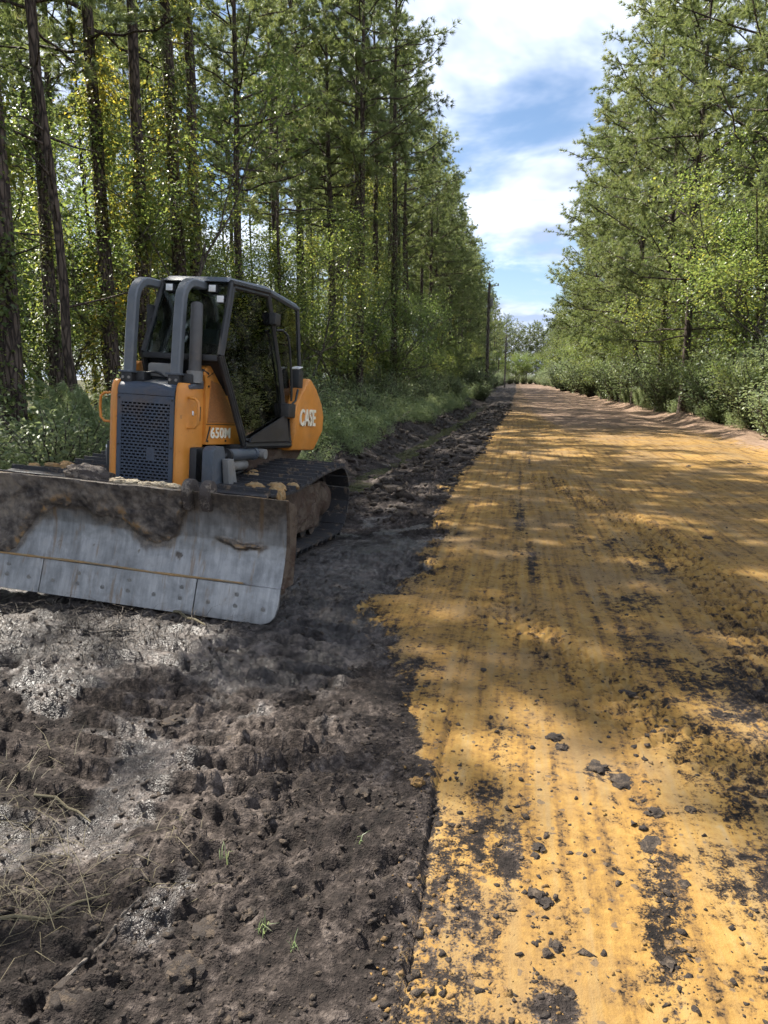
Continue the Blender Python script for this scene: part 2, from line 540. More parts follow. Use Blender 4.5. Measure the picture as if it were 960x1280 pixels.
M['weed'] = leaf_material('weed_leaves', [(0.0, (0.085, 0.125, 0.056)), (0.45, (0.165, 0.215, 0.095)), (0.8, (0.235, 0.275, 0.135)), (1.0, (0.29, 0.27, 0.14))], 0.36, 0.45, 0.4)
M['drygrass'] = leaf_material('dry_grass', [(0.0, (0.06, 0.055, 0.035)), (0.5, (0.14, 0.12, 0.075)), (1.0, (0.26, 0.23, 0.14))], 0.2, 0.6, 0.2)
M['floor'] = None


def floor_material():
    m, t, out = new_mat('forest_floor')
    pos = N(t, 'ShaderNodeNewGeometry').outputs['Position']
    n1 = noise(t, pos, 0.8, 6, 0.6)
    n2 = noise(t, pos, 9, 6, 0.65)
    c = ramp(t, math2(t, 'ADD', math2(t, 'MULTIPLY', n1, 0.5), math2(t, 'MULTIPLY', n2, 0.5)),
             [(0.3, (0.030, 0.026, 0.016)), (0.5, (0.055, 0.055, 0.026)), (0.65, (0.085, 0.070, 0.040))])
    principled(t, out, c, 0.95, 0, bump(t, n2, 0.8, 0.05), spec=0.15)
    return m


def water_material():
    m, t, out = new_mat('ditch_water')
    pos = N(t, 'ShaderNodeNewGeometry').outputs['Position']
    n2 = noise(t, pos, 6, 3, 0.5)
    principled(t, out, (0.030, 0.026, 0.022), 0.06, 0, bump(t, n2, 0.5, 0.04), spec=0.8)
    return m


M['floor'] = floor_material()
M['water'] = water_material()


# ------------------------------------------------------------------ terrain
def shift(Y):
    return 1.5 * (1 - np.exp(-np.maximum(Y, 0) / 35.0))


SEAM = (np.array([-30, 1.0, 2.1, 2.8, 3.4, 4.1, 4.9]), np.array([-.25, -.25, -.26, -.28, -.28, -.265, -.24]))
LEFT = (np.array([-30, 2.6, 2.75, 3.1, 3.4, 4.0, 4.6, 5.5, 7.3, 10.4, 18, 24, 60, 400]),
        np.array([-.27, -.27, -.29, -.36, -.45, -.56, -.86, -1.0, -1.0, -1.38, -1.38, -1.45, -1.5, -1.5]))
TREADS = [([(0.5, 12.6), (0.80, 11.3), (1.27, 9.55), (1.55, 7.7), (1.62, 6.2), (1.60, 5.0), (1.52, 4.2), (1.45, 3.4)], 0.26),
          ([(-0.12, 5.5), (0.05, 4.95), (0.33, 4.37), (0.58, 3.75), (0.84, 3.34), (1.2, 3.0), (1.7, 2.7)], 0.20)]


def seg_dist(x, y, pts):
    best = np.full(x.shape, 1e9); along = np.zeros(x.shape); acc = 0.0
    for (ax, ay), (bx, by) in zip(pts[:-1], pts[1:]):
        dx, dy = bx - ax, by - ay
        ln = math.hypot(dx, dy)
        t = np.clip(((x - ax) * dx + (y - ay) * dy) / (ln * ln), 0, 1)
        d = np.hypot(x - ax - t * dx, y - ay - t * dy)
        sgn = np.sign((x - ax) * dy - (y - ay) * dx)
        nb = d < np.abs(best)
        best = np.where(nb, d * np.where(sgn == 0, 1, sgn), best)
        along = np.where(nb, acc + t * ln, along)
        acc += ln
    return best, along


def terrain(x, y):
    """returns height, clay, wet, sand, mudness(0..1 left black ground)"""
    u = x - shift(y)
    left = np.interp(y, *LEFT) + shift(y) * np.where(y > 9, 1, 0) * 0
    left = np.interp(y, *LEFT)
    edge_n = fbm(x * 1.5, y * 1.2, 5, 6, 0.68) * 0.34 * ss(y, 2.6, 4.2) + fbm(x * 9, y * 9, 9, 4, 0.65) * 0.10 * ss(y, 2.5, 3.2)
    lo = np.where(y > 5.5, u, x)
    d = lo - (left + edge_n)                      # >0 : clay road side
    mud = 1 - ss(d, -0.05, 0.05)
    # --- mud relief
    w1, w2, wi = worley(x * 7.0 + fbm(x * 5, y * 5, 3, 2) * 0.8, y * 9.0 + fbm(x * 5, y * 5, 4, 2) * 0.8, 11)
    v1, v2, vi = worley(x * 19 + 3, y * 23 + fbm(x * 9, y * 9, 6, 2), 21)
    lump = (1 - np.clip(w1, 0, 1) ** 2) * (0.35 + 0.65 * wi)
    lump2 = (1 - np.clip(v1, 0, 1) ** 2) * (0.2 + 0.8 * vi)
    coarse = fbm(x * 0.9, y * 0.9, 31, 3)
    rug = 0.45 + 0.55 * ss(fbm(x * 0.8 + 9, y * 0.8, 44, 3), -0.25, 0.3)
    def ridge(a, b, sd):
        return 1 - np.abs(fbm(a, b, sd, 3, 0.55)) * 3.2
    wx = x + 0.06 * fbm(x * 4, y * 4, 35, 2); wy = y + 0.06 * fbm(x * 4 + 7, y * 4, 36, 2)
    plates = (wi - 0.45) * ss(w2 - w1, 0.0, 0.16) + 0.5 * (vi - 0.45) * ss(v2 - v1, 0.0, 0.18)
    crumb = ss(fbm(x * 1.1 + 4, y * 1.1, 37, 3), -0.2, 0.25)
    hm = 0.060 * coarse + rug * (0.026 * ridge(wx * 2.6, wy * 3.4, 33) + 0.044 * plates + 0.022 * ridge(wx * 8, wy * 10, 34) + 0.014 * lump * (1 - crumb) + 0.020 * lump2 + 0.011 * ridge(x * 21, y * 25, 38)) - 0.04
    # imprints of the track shoes: ridges across the direction of travel
    for (b0, b1, y0_, y1_, sk, off) in ((-2.45, -1.62, 2.1, 4.5, 0.16, 0.0), (-1.50, -0.72, 2.25, 4.9, 0.10, 0.43)):
        wob_ = 0.05 * fbm(x * 2.2, y * 2.2, 53, 3)
        band = ss(x + wob_, b0, b0 + 0.07) * (1 - ss(x + wob_, b1 - 0.07, b1)) * ss(y, y0_, y0_ + 0.3) * (1 - ss(y, y1_ - 0.4, y1_))
        ph = (y + sk * x) / 0.185 + off + 0.22 * fbm(x * 1.6, y * 1.6, 52, 3)
        fr_ = ph - np.floor(ph)
        rp_ = ss(fr_, 0.0, 0.10) * np.exp(-fr_ * 2.4) * 1.25 - 0.35 * np.exp(-((fr_ - 0.97) / 0.10) ** 2)
        keep = 0.35 + 0.65 * ss(fbm(x * 1.9, y * 1.9, 61, 3), -0.22, 0.12)
        hm = hm * (1 - 0.12 * band * keep) + band * keep * (0.070 * rp_ - 0.022)
    # smooth packed wedge next to the seam
    pack = ss(x, -0.95, -0.6) * (1 - ss(y, 3.6, 4.6))
    hm = hm * (1 - 0.30 * pack) + pack * 0.012
    # windrow of torn roots and muck along the front of the blade and to the left
    wind = np.exp(-((x + 2.6 + (y - 4.3) * 0.55) / 0.9) ** 2) * np.exp(-((y - 4.35) / 0.42) ** 2)
    hm = hm + 0.06 * wind * (0.6 + lump)
    # --- ditch and spoil bank left of the road behind the machine
    far = ss(y, 9.2, 12.0) * (1 - 0.85 * ss(y, 50, 75))
    dc = -3.22 + 0.45 * fbm(y * 0.35, y * 0 + 2, 71, 3)
    du = u - dc
    ditch = np.exp(-(du / 0.62) ** 2)
    bank = ss(-du, 0.5, 1.3) * (1 - ss(-du, 1.9, 3.2))
    hm = hm + far * (-0.26 * ditch + (0.16 + 0.30 * fbm(x * 0.6, y * 0.35, 77, 3)) * bank * (1 - 0.6 * ss(y, 40, 90)))
    hm = hm + far * (bank + 0.35) * ss(-u, 1.3, 2.0) * (0.20 * fbm(x * 1.6, y * 1.0, 78, 4, 0.65) + 0.07 * ridge(x * 3.1, y * 2.6, 79))
    hm = hm - far * 0.05 * ss(-u, 1.6, 2.4) * (1 - ss(-u, 2.4, 2.7))
    # the machine stands on ground falling to its rear and to the road side
    mz = np.exp(-(((x + 3.2) / 2.0) ** 4)) * np.exp(-(((y - 7.6) / 2.1) ** 4))
    plane = 0.045 - 0.056 * (x + 3.25) - 0.061 * (y - 7.0)
    hm = hm * (1 - 0.75 * mz) + mz * (plane - 0.035)
    # forest edge on the left
    veg = ss(-u, 5.0, 6.0)
    hm = hm * (1 - veg) + veg * (0.12 + 0.05 * fbm(x * 0.5, y * 0.5, 81, 3))
    # --- road relief
    st = fbm(x * 13, y * 0.55, 91, 3)
    crown = -0.006 * np.maximum(u - 2.6, 0) ** 2 * 0.3
    hr = 0.012 * fbm(x * 0.7, y * 0.5, 93, 3) + 0.0045 * st * (0.4 + ss(y, 4.5, 5.2)) + 0.006 * fbm(x * 7, y * 7, 95, 3)
    hr = hr + 0.010 * ss(v1 * -1, -0.28, -0.05) * (vi > 0.80) + crown
    loose = 0 * x
    for pts, wd in TREADS:
        ds, al = seg_dist(x, y, pts)
        wob = np.abs(ds) + fbm(x * 3, y * 3, 97, 2) * 0.08
        inside = 1 - ss(wob, wd * 0.75, wd * 1.25)
        pp = 0.17 if wd > 0.22 else 0.11
        cell = np.sin(al * 6.2832 / pp + np.abs(ds) * 22) * np.cos(ds * 6.2832 / 0.17)
        hr = hr + inside * ((0.020 if wd > 0.22 else 0.013) * np.clip(cell * 2.5, -1, 1) + 0.010 * lump2 - 0.008)
        hr = hr + 0.013 * np.exp(-((wob - wd * 1.15) / 0.06) ** 2) * (0.2 + lump2)
        loose = np.maximum(loose, inside)
    # clods scraped up along the right line left by the blade
    rl = np.interp(y, [1.0, 1.77, 2.4, 2.95, 4.7, 6.9, 12], [.47, .49, .53, .56, .76, .96, 1.5])
    near = 1 - ss(y, 6.5, 8)
    hr = hr + near * (0.010 * ss(x - rl, -0.012, 0.012))
    sh = 0.5 + 0.5 * np.sign(4.85 - y)
    # seam: the packed muck ends in a small sharp step
    sx = np.interp(y, *SEAM) + 0.008 * fbm(y * 5, y * 0 + 1, 101, 2)
    h = hr * (1 - mud) + hm * mud
    stp = ss(x, sx - 0.35, sx - 0.01) * (1 - ss(x, sx - 0.006, sx + 0.010))
    h = h + (1 - ss(y, 4.2, 4.9)) * (0.014 * stp * (1 - 0.7 * ss(y, 2.8, 3.6)) - 0.013 * np.exp(-((x - sx - 0.010) / 0.009) ** 2))
    # second thin scrape line further up the road
    sx2 = -0.02 + 0.02 * (y - 4.8)
    h = h - np.where((y > 4.8) & (y < 13), 0.009 * np.exp(-((x - sx2) / 0.014) ** 2) * (0.4 + 0.6 * ss(fbm(y * 0.8, y * 0, 103, 2), -0.1, 0.1)), 0)
    # cut across where a blade pass ended
    h = h - 0.016 * ss(y, 4.70, 4.86) * 0 + 0.012 * np.exp(-((y - 4.80 - 0.25 * (x + 0.25)) / 0.03) ** 2) * ss(x, -0.9, -0.7) * (1 - ss(x, 0.0, 0.3))
    # --- right edge: shallow gutter, crumbled sandy berm, then forest floor
    gut = np.exp(-((u - 5.0) / 0.45) ** 2) * ss(y, 6, 12)
    berm = np.exp(-((u - 6.0 - 0.35 * fbm(y * 0.4, y * 0, 111, 2)) / 0.55) ** 2)
    rb = ss(u, 6.0, 7.2)
    bv = ss(fbm(y * 0.16, y * 0 + 5, 117, 2), -0.25, 0.25) * (1 - 0.6 * ss(y, 45, 80))
    h = h - 0.07 * gut + berm * bv * (0.24 + 0.30 * fbm(x * 1.1, y * 0.7, 113, 3) + 0.10 * lump) 
    h = h * (1 - rb) + rb * (0.16 + 0.05 * fbm(x * 0.5, y * 0.5, 115, 3))
    # ---------------- soil kinds
    soft = ss(y, 2.9, 4.6)
    mudk = mud * (1 - soft) + soft * (1 - ss(d, -0.30, 0.20))
    clay = 0.82 - 1.34 * mudk
    # yellow smear creeping over the muck
    clay = clay + 0.25 * ss(fbm(x * 1.6, y * 1.1, 121, 3), 0.18, 0.5) * mud * ss(y, 3.2, 4.5) * ss(lo - left, -0.9, -0.1)
    # dark strip right of the seam close to the camera
    strip = (1 - ss(x, sx + 0.16, sx + 0.36)) * ss(x, sx - 0.02, sx + 0.01) * (1 - ss(y, 2.5, 3.0))
    clay = clay - 0.42 * strip
    for (cx, cy, rx_, ry_, a) in [(0.035, 2.40, 0.045, 0.26, .7), (0.16, 1.74, 0.07, 0.10, .8), (0.47, 1.9, 0.05, 0.30, .45), (0.515, 2.35, 0.06, 0.30, .45),
                                  (0.10, 9.0, 0.10, 1.3, .5), (0.20, 6.9, 0.09, 0.7, .4), (1.25, 6.6, 0.25, 0.5, .35), (1.1, 7.6, .3, .5, .3), (0.9, 5.6, .28, .25, .4), (1.25, 3.9, .35, .5, .38), (1.2, 2.9, .5, .4, .30), (.85, 2.35, .3, .25, .3),
                                  (0.43, 3.0, .10, .07, .5), (-.62, 4.1, .2, .1, .5), (-0.02, 3.1, .06, .5, .3)]:
        q = ((x - cx) / rx_) ** 2 + ((y - cy) / ry_) ** 2
        clay = clay - a * np.exp(-q ** 1.5)
    for k_, (sx_, sl_, w_, a_) in enumerate(((-0.03, 0.020, 0.05, .34), (0.16, 0.014, 0.07, .40), (0.62, 0.03, 0.06, .25))):
        brk = ss(fbm(y * 0.45, y * 0 + 3.3 * k_, 161 + k_, 3), -0.15, 0.25)
        clay = clay - a_ * brk * np.exp(-((x - sx_ - sl_ * (y - 5)) / w_) ** 2) * ss(y, 4.6, 5.4) * (1 - ss(y, 16, 24))
    clay = clay - 0.16 * ss(x, 0.55, 0.8) * (1 - ss(y, 4.5, 6)) - 0.10 * loose
    # grey brown further away
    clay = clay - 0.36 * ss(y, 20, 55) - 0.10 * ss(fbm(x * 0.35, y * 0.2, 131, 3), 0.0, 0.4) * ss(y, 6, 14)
    sand = 0.75 * berm * ss(y, 8, 14) * (0.35 + 0.65 * bv) * (1 - 0.75 * ss(y, 45, 70)) + 0.50 * ss(y, 15, 42) * (1 - mud) + 0.34 * (1 - mud) * ss(x, 0.7, 1.8)
    sand = sand * (1 - 0.9 * ss(-d, 0.0, 0.3))
    dry = 0.30 * mud * ss(fbm(x * 0.7 + 3, y * 0.7, 141, 3), -0.1, 0.4) * (1 - ss(y, 5, 8))
    wet = mud * (0.22 + 0.5 * ss(fbm(x * 1.6, y * 1.6, 151, 4), -0.05, 0.35)) + far * 0.45 * np.exp(-(du / 0.7) ** 2) + 0.35 * ss(y, 3.0, 4.0) * mud * (1 - ss(y, 7, 9))
    wet = wet * (1 - 0.6 * ss(y, 8, 11))
    wet = wet - 0.5 * pack
    clay = clay - 1.5 * veg * 0
    return h, np.clip(clay, -0.6, 1), np.clip(wet, 0, 1), np.clip(sand + 0 * dry, 0, 1), d


def Hs(x, y):
    return float(terrain(np.array([float(x)]), np.array([float(y)]))[0][0])


def make_terrain():
    def grid(xs, ys):
        X, Y = np.meshgrid(xs, ys)
        h, c, w, s, d = terrain(X.ravel(), Y.ravel())
        v = np.stack([X.ravel(), Y.ravel(), h], 1)
        nx, ny = len(xs), len(ys)
        i = np.arange(nx * ny).reshape(ny, nx)
        f = np.stack([i[:-1, :-1], i[:-1, 1:], i[1:, 1:], i[1:, :-1]], -1).reshape(-1, 4)
        return v, f, np.stack([c, w, s, np.ones_like(c)], 1), d
    # near sheet
    mid = np.arange(-3.3, 2.0, 0.0125)
    la = [-3.3]
    while la[-1] > -9.6: la.append(la[-1] - max(0.02, 0.035 * (-la[-1] - 2.8)))
    ra = [mid[-1]]
    while ra[-1] < 9.8: ra.append(ra[-1] + max(0.016, 0.03 * (ra[-1] - 1.4)))
    xs = np.array(la[::-1][:-1] + list(mid) + ra[1:])
    xs[0] = -9.6; xs[-1] = 9.8
    ys = [-25, -12, -6, -3, -1, 0, 0.5, 0.8]
    y = 0.8
    while y < 13.0:
        y += 0.0056 * max(y, 1.7)
        ys.append(y)
    ys = np.array(ys)
    A = grid(xs, ys)
    xs2 = np.concatenate([np.linspace(-9.6, -5, 40)[:-1], np.linspace(-5, 8.5, 260)[:-1], np.linspace(8.5, 9.8, 10)])
    ys2 = [ys[-1]]
    while ys2[-1] < 330: ys2.append(ys2[-1] * 1.011)
    B = grid(xs2, np.array(ys2))
    n0 = len(A[0])
    v = np.concatenate([A[0], B[0]]); f = np.concatenate([A[1], B[1] + n0])
    c = np.concatenate([A[2], B[2]]); d = np.concatenate([A[3], B[3]])
    fd = d[f].mean(1)
    fx = (v[:, 0] - shift(v[:, 1]))[f].mean(1)
    fy = v[:, 1][f].mean(1)
    road = (fd > 0) & (fx < 5.4)
    rightb = (fd > 0) & (fx >= 5.4)
    leftb = (fd <= 0)
    for nm, sel in (('road', road), ('muddy_verge', leftb), ('sandy_verge', rightb)):
        ff = f[sel]
        used, inv = np.unique(ff.ravel(), return_inverse=True)
        me = mesh_np(nm, v[used], inv.reshape(ff.shape), smooth=True)
        a = me.color_attributes.new('soil', 'FLOAT_COLOR', 'POINT')
        a.data.foreach_set('color', c[used].astype(np.float32).ravel())
        o = link(nm, me, mat=M['soil'])
        tag(o, kind='structure')


make_terrain()


def make_ground():
    xs = np.array([-900, -300, -120, -60, -30, -18, -12, -9.55, -9.0, 0, 9.2, 9.75, 12, 18, 30, 60, 120, 300, 900.])
    ys = np.concatenate([[-600, -200, -60, -24.9], np.arange(-20, 140, 4.0), np.arange(140, 331, 15.0), [332, 400, 700, 1500]])
    X, Y = np.meshgrid(xs, ys)
    Z = 0.10 + 0.08 * fbm(X * 0.2, Y * 0.2, 201, 3)
    Z = np.where(np.abs(X) > 9.4, np.minimum(Z, 0.105), Z)
    inside = (X > -9.3) & (X < 9.5) & (Y > -24) & (Y < 331)
    Z = np.where(inside, -0.9, Z - 0.01)
    i = np.arange(X.size).reshape(X.shape)
    f = np.stack([i[:-1, :-1], i[:-1, 1:], i[1:, 1:], i[1:, :-1]], -1).reshape(-1, 4)
    o = link('ground', mesh_np('ground', np.stack([X.ravel(), Y.ravel(), Z.ravel()], 1), f, True), mat=M['floor'])
    tag(o, kind='structure')


make_ground()


def make_water():
    ys = np.concatenate([np.arange(10.6, 40, 0.5), np.arange(40, 75, 2.0)])
    v, f = [], []
    for k, y in enumerate(ys):
        dc = float(-3.22 + 0.45 * fbm(np.array([y * 0.35]), np.array([2.0]), 71, 3)[0] + shift(y))
        wd = 0.34 + 0.10 * math.sin(y * 1.7) + 0.05 * math.sin(y * 4.1)
        v += [(dc - wd * 1.4, y, -0.215), (dc + wd * 1.4, y, -0.215)]
        if k:
            f.append((2 * k - 2, 2 * k - 1, 2 * k + 1, 2 * k))
    o = link('water', mesh_np('water', np.array(v), np.array(f)), mat=M['water'])
    tag(o, kind='structure')


make_water()


# ------------------------------------------------------------------ mesh shapes
def finish(bm, name, parent, mat, bev=0.0, seg=2, angle=35):
    if bev > 0:
        bmesh.ops.bevel(bm, geom=list(bm.edges), offset=bev, segments=seg, affect='EDGES', profile=0.6, clamp_overlap=True)
    bmesh.ops.recalc_face_normals(bm, faces=list(bm.faces))
    me = bpy.data.meshes.new(name)
    bm.to_mesh(me); bm.free()
    me.polygons.foreach_set('use_smooth', np.ones(len(me.polygons), dtype=bool))
    me.set_sharp_from_angle(angle=R(angle))
    return link(name, me, parent, mat)


def a_box(bm, x0, x1, y0, y1, z0, z1):
    c = [bm.verts.new(p) for p in ((x0, y0, z0), (x1, y0, z0), (x1, y1, z0), (x0, y1, z0), (x0, y0, z1), (x1, y0, z1), (x1, y1, z1), (x0, y1, z1))]
    for q in ((3, 2, 1, 0), (4, 5, 6, 7), (0, 1, 5, 4), (1, 2, 6, 5), (2, 3, 7, 6), (3, 0, 4, 7)):
        bm.faces.new([c[i] for i in q])


def a_hex(bm, p):
    c = [bm.verts.new(q) for q in p]
    for q in ((3, 2, 1, 0), (4, 5, 6, 7), (0, 1, 5, 4), (1, 2, 6, 5), (2, 3, 7, 6), (3, 0, 4, 7)):
        bm.faces.new([c[i] for i in q])


def a_prism(bm, A, B):
    """two matching outlines (lists of 3d points) joined into a closed solid"""
    a = [bm.verts.new(p) for p in A]; b = [bm.verts.new(p) for p in B]
    n = len(a)
    bm.faces.new(a[::-1]); bm.faces.new(b)
    for i in range(n):
        bm.faces.new((a[i], a[(i + 1) % n], b[(i + 1) % n], b[i]))


def prism_x(bm, poly, x0, x1, taper=None):
    a_prism(bm, [(x0, y, z) for y, z in poly], [(x1, y, z) for y, z in poly])


def a_tube(bm, pts, r, n=10, caps=True):
    pts = [Vector(p) for p in pts]
    rs = r if isinstance(r, (list, tuple)) else [r] * len(pts)
    rings = []
    up = None
    for i, p in enumerate(pts):
        d = (pts[min(i + 1, len(pts) - 1)] - pts[max(i - 1, 0)]).normalized()
        if up is None:
            up = d.orthogonal().normalized()
        up = (up - d * up.dot(d)).normalized()
        s = d.cross(up)
        rings.append([bm.verts.new(p + (up * math.cos(2 * math.pi * k / n) + s * math.sin(2 * math.pi * k / n)) * rs[i]) for k in range(n)])
    for a, b in zip(rings[:-1], rings[1:]):
        for k in range(n):
            bm.faces.new((a[k], a[(k + 1) % n], b[(k + 1) % n], b[k]))
    if caps:
        bm.faces.new(rings[0][::-1]); bm.faces.new(rings[-1])


def tube_obj(name, pts, r, parent, mat, n=10):
    bm = bmesh.new(); a_tube(bm, pts, r, n)
    return finish(bm, name, parent, mat, 0, angle=50)


def box_obj(name, dims, parent, mat, bev=0.008):
    bm = bmesh.new(); a_box(bm, *dims)
    return finish(bm, name, parent, mat, bev)


def prism_obj(name, poly, x0, x1, parent, mat, bev=0.01, seg=2):
    bm = bmesh.new(); prism_x(bm, poly, x0, x1)
    return finish(bm, name, parent, mat, bev, seg)


def hexa(name, p, parent, mat, bev=0.0):
    bm = bmesh.new(); a_hex(bm, p)
    return finish(bm, name, parent, mat, bev)


def slab(name, quad, th, parent, mat, bev=0.0):
    """thin plate on a 3d polygon, thickness inwards along its normal"""
    q = [Vector(p) for p in quad]
    nrm = (q[1] - q[0]).cross(q[2] - q[0]).normalized()
    bm = bmesh.new()
    a_prism(bm, q, [p + nrm * th for p in q])
    return finish(bm, name, parent, mat, bev)


def bar_path(name, pts, w, d, parent, mat, side=Vector((1, 0, 0)), bev=0.018):
    """rectangular bar swept along pts in a plane with normal 'side'"""
    bm = bmesh.new()
    pts = [Vector(p) for p in pts]
    rings = []
    for i, p in enumerate(pts):
        t = (pts[min(i + 1, len(pts) - 1)] - pts[max(i - 1, 0)]).normalized()
        o = side.cross(t).normalized()
        ring = []
        c = min(w, d) * 0.16
        for (a, b) in ((w / 2, d / 2 - c), (w / 2 - c, d / 2), (-w / 2 + c, d / 2), (-w / 2, d / 2 - c), (-w / 2, -d / 2 + c), (-w / 2 + c, -d / 2), (w / 2 - c, -d / 2), (w / 2, -d / 2 + c)):
            ring.append(bm.verts.new(p + side * a + o * b))
        rings.append(ring)
    n = 8
    for a, b in zip(rings[:-1], rings[1:]):
        for k in range(n):
            bm.faces.new((a[k], a[(k + 1) % n], b[(k + 1) % n], b[k]))
    bm.faces.new(rings[0][::-1]); bm.faces.new(rings[-1])
    return finish(bm, name, parent, mat, 0, angle=30)


def text_obj(name, body, size, mat_world, parent, mat, extrude=0.003, bold=0.0, sx=1.0):
    cu = bpy.data.curves.new(name, 'FONT')
    cu.body = body; cu.size = size; cu.extrude = extrude; cu.offset = bold; cu.space_character = 1.08
    tmp = bpy.data.objects.new('tmp', cu)
    COL.objects.link(tmp)
    dg = bpy.context.evaluated_depsgraph_get()
    me = bpy.data.meshes.new_from_object(tmp.evaluated_get(dg))
    bpy.data.objects.remove(tmp)
    bpy.data.curves.remove(cu)
    me.transform(Matrix.Diagonal((sx, 1, 1, 1)))
    me.transform(mat_world)
    me.name = name
    return link(name, me, parent, mat)


# ------------------------------------------------------------------ bulldozer (local: +x towards the road, -y forward, z up)
def make_bulldozer():
    root = empty('bulldozer', (-3.25, 7.0, 0.06))
    root.rotation_mode = 'XYZ'
    rot = Matrix.Rotation(R(-4.5), 3, 'Z') @ Matrix.Rotation(R(3.2), 3, 'Y') @ Matrix.Rotation(R(-3.5), 3, 'X')
    root.rotation_euler = rot.to_euler('XYZ')
    tag(root, 'orange and slate crawler bulldozer with wide muddy blade parked beside the dirt road', 'bulldozer')

    # ---- blade
    XC, HW = 0.07, 1.80
    prof = [(-2.235, -0.10), (-2.205, -0.02), (-2.165, 0.115), (-2.155, 0.14), (-2.125, 0.22), (-2.098, 0.32), (-2.085, 0.42), (-2.088, 0.52), (-2.105, 0.62), (-2.135, 0.71), (-2.155, 0.755)]
    py = np.array([p[0] for p in prof]); pz = np.array([p[1] for p in prof])
    tz = np.concatenate([np.linspace(0.14, 0.755, 46)])
    ty = np.interp(tz, pz, py)
    xs = np.linspace(XC - HW, XC + HW, 260)
    X, Z = np.meshgrid(xs, tz)
    Y = np.repeat(ty[:, None], len(xs), 1)
    # boundary of the mud crust across the blade (falls towards its middle)
    line = 0.50 - 0.10 * np.exp(-((X - 0.35) / 0.5) ** 2) * 0 + 0.10 * fbm(X * 1.3, X * 0, 301, 3) - 0.12 * ss(X, 0.55, 0.85) * (1 - ss(X, 0.95, 1.1)) - 0.30 * (1 - ss(X, -0.42, -0.05)) + 0.07 * fbm(X * 4, Z * 3, 302, 5, 0.65) + 0.03 * fbm(X * 14, Z * 12, 308, 3)
    line = line + 0.10 * ss(X, 1.0, 1.15)
    crust = np.clip(0.5 + (Z - line) * 4.0, 0, 1)
    spot = ss(fbm(X * 9, Z * 9, 303, 3), 0.42, 0.60) * 0.55 * ss(Z, 0.2, 0.3)
    XW = X + 0.10 * fbm(X * 5, Z * 9, 309, 3); ZW = Z + 0.05 * fbm(X * 6 + 3, Z * 6, 310, 3) - 0.10 * (X - 1.5) ** 2
    hole = np.exp(-(np.abs((XW - 1.50) / 0.20) ** 2.5 + ((ZW - 0.40) / 0.040) ** 2)) * 0.9
    crust = np.clip(np.maximum(crust, np.maximum(spot, hole)), 0, 1)
    # right hand part is bare dull steel with a thin film
    crust = crust * (1 - 0.62 * ss(X, 1.02, 1.2) * (1 - hole))
    thick = 0.042 * ss(crust, 0.5, 0.8) * (0.4 + 0.8 * np.abs(fbm(X * 5, Z * 6, 305, 4, 0.6)) * 2) + 0.006 * ss(crust, 0.45, 0.6)
    Y = Y - thick - 0.004 * fbm(X * 1.2, Z * 2, 306, 2)
    # uneven battered top lip
    Z[-1] += 0.010 * fbm(X[-1] * 3, X[-1] * 0, 307, 3)
    v = np.stack([X.ravel(), Y.ravel(), Z.ravel()], 1)
    nx, nz = len(xs), len(tz)
    vb = np.stack([X.ravel(), np.repeat((ty + 0.035)[:, None], nx, 1).ravel(), Z.ravel()], 1)
    i = np.arange(nx * nz).reshape(nz, nx)
    f = np.stack([i[:-1, :-1], i[:-1, 1:], i[1:, 1:], i[1:, :-1]], -1).reshape(-1, 4)
    o_ = nx * nz
    fb = f[:, ::-1] + o_
    def rim(a):
        return np.stack([a[:-1], a[:-1] + o_, a[1:] + o_, a[1:]], -1)
    fr = np.concatenate([rim(i[0]), rim(i[-1])[:, ::-1], rim(i[:, 0])[:, ::-1], rim(i[:, -1])])
    me = mesh_np('blade', np.concatenate([v, vb]), np.concatenate([f, fb, fr]), True)
    at = me.attributes.new('crust', 'FLOAT', 'POINT')
    at.data.foreach_set('value', np.concatenate([crust.ravel(), np.full(o_, 0.8)]).astype(np.float32))
    me.set_sharp_from_angle(angle=R(60))
    blade = link('blade', me, root, M['blade'])
    # cutting edge in three bolted lengths, end bits rounded at the corner
    cuts = [XC - HW, XC - HW + 0.36, -0.02, 1.12 + 0.12, XC + HW - 0.0]
    for k in range(4):
        a, b = cuts[k] + 0.004, cuts[k + 1] - 0.004
        bm = bmesh.new()
        zb, zt = -0.105, 0.142
        yb, yt = -2.240, -2.178
        if k == 3:
            out2 = [(a, zb), (b - 0.10, zb), (b - 0.045, zb + 0.02), (b - 0.012, zb + 0.06), (b, zb + 0.12), (b, zt), (a, zt)]
        elif k == 0:
            out2 = [(a, zb + 0.12), (a + 0.045, zb + 0.02), (a + 0.10, zb), (b, zb), (b, zt), (a, zt)]
        else:
            out2 = [(a, zb), (b, zb), (b, zt), (a, zt)]
        fy = lambda z: yb + (yt - yb) * (z - zb) / (zt - zb)
        a_prism(bm, [(x, fy(z), z) for x, z in out2], [(x, fy(z) + 0.028, z) for x, z in out2])
        e = finish(bm, 'cutting_edge', blade, M['blade'], 0.003, 1)
        nb = max(2, int((b - a) / 0.19))
        for r_ in range(2):
            for q in range(nb):
                if r_ == 1 and q % 2 == 0:
                    continue
                bx_ = a + (q + 0.5) * (b - a) / nb
                bz = -0.005 + r_ * 0.075
                bm = bmesh.new()
                y0 = fy(bz)
                a_tube(bm, [(bx_, y0 - 0.004, bz), (bx_, y0 + 0.006, bz + 0.001)], [0.016, 0.019], 10)
                finish(bm, 'bolt', blade, M['grey'])
    # bead of dried clay along the joint above the cutting edge
    bm = bmesh.new()
    xsb = np.linspace(XC - HW + 0.02, XC + HW - 0.28, 90)
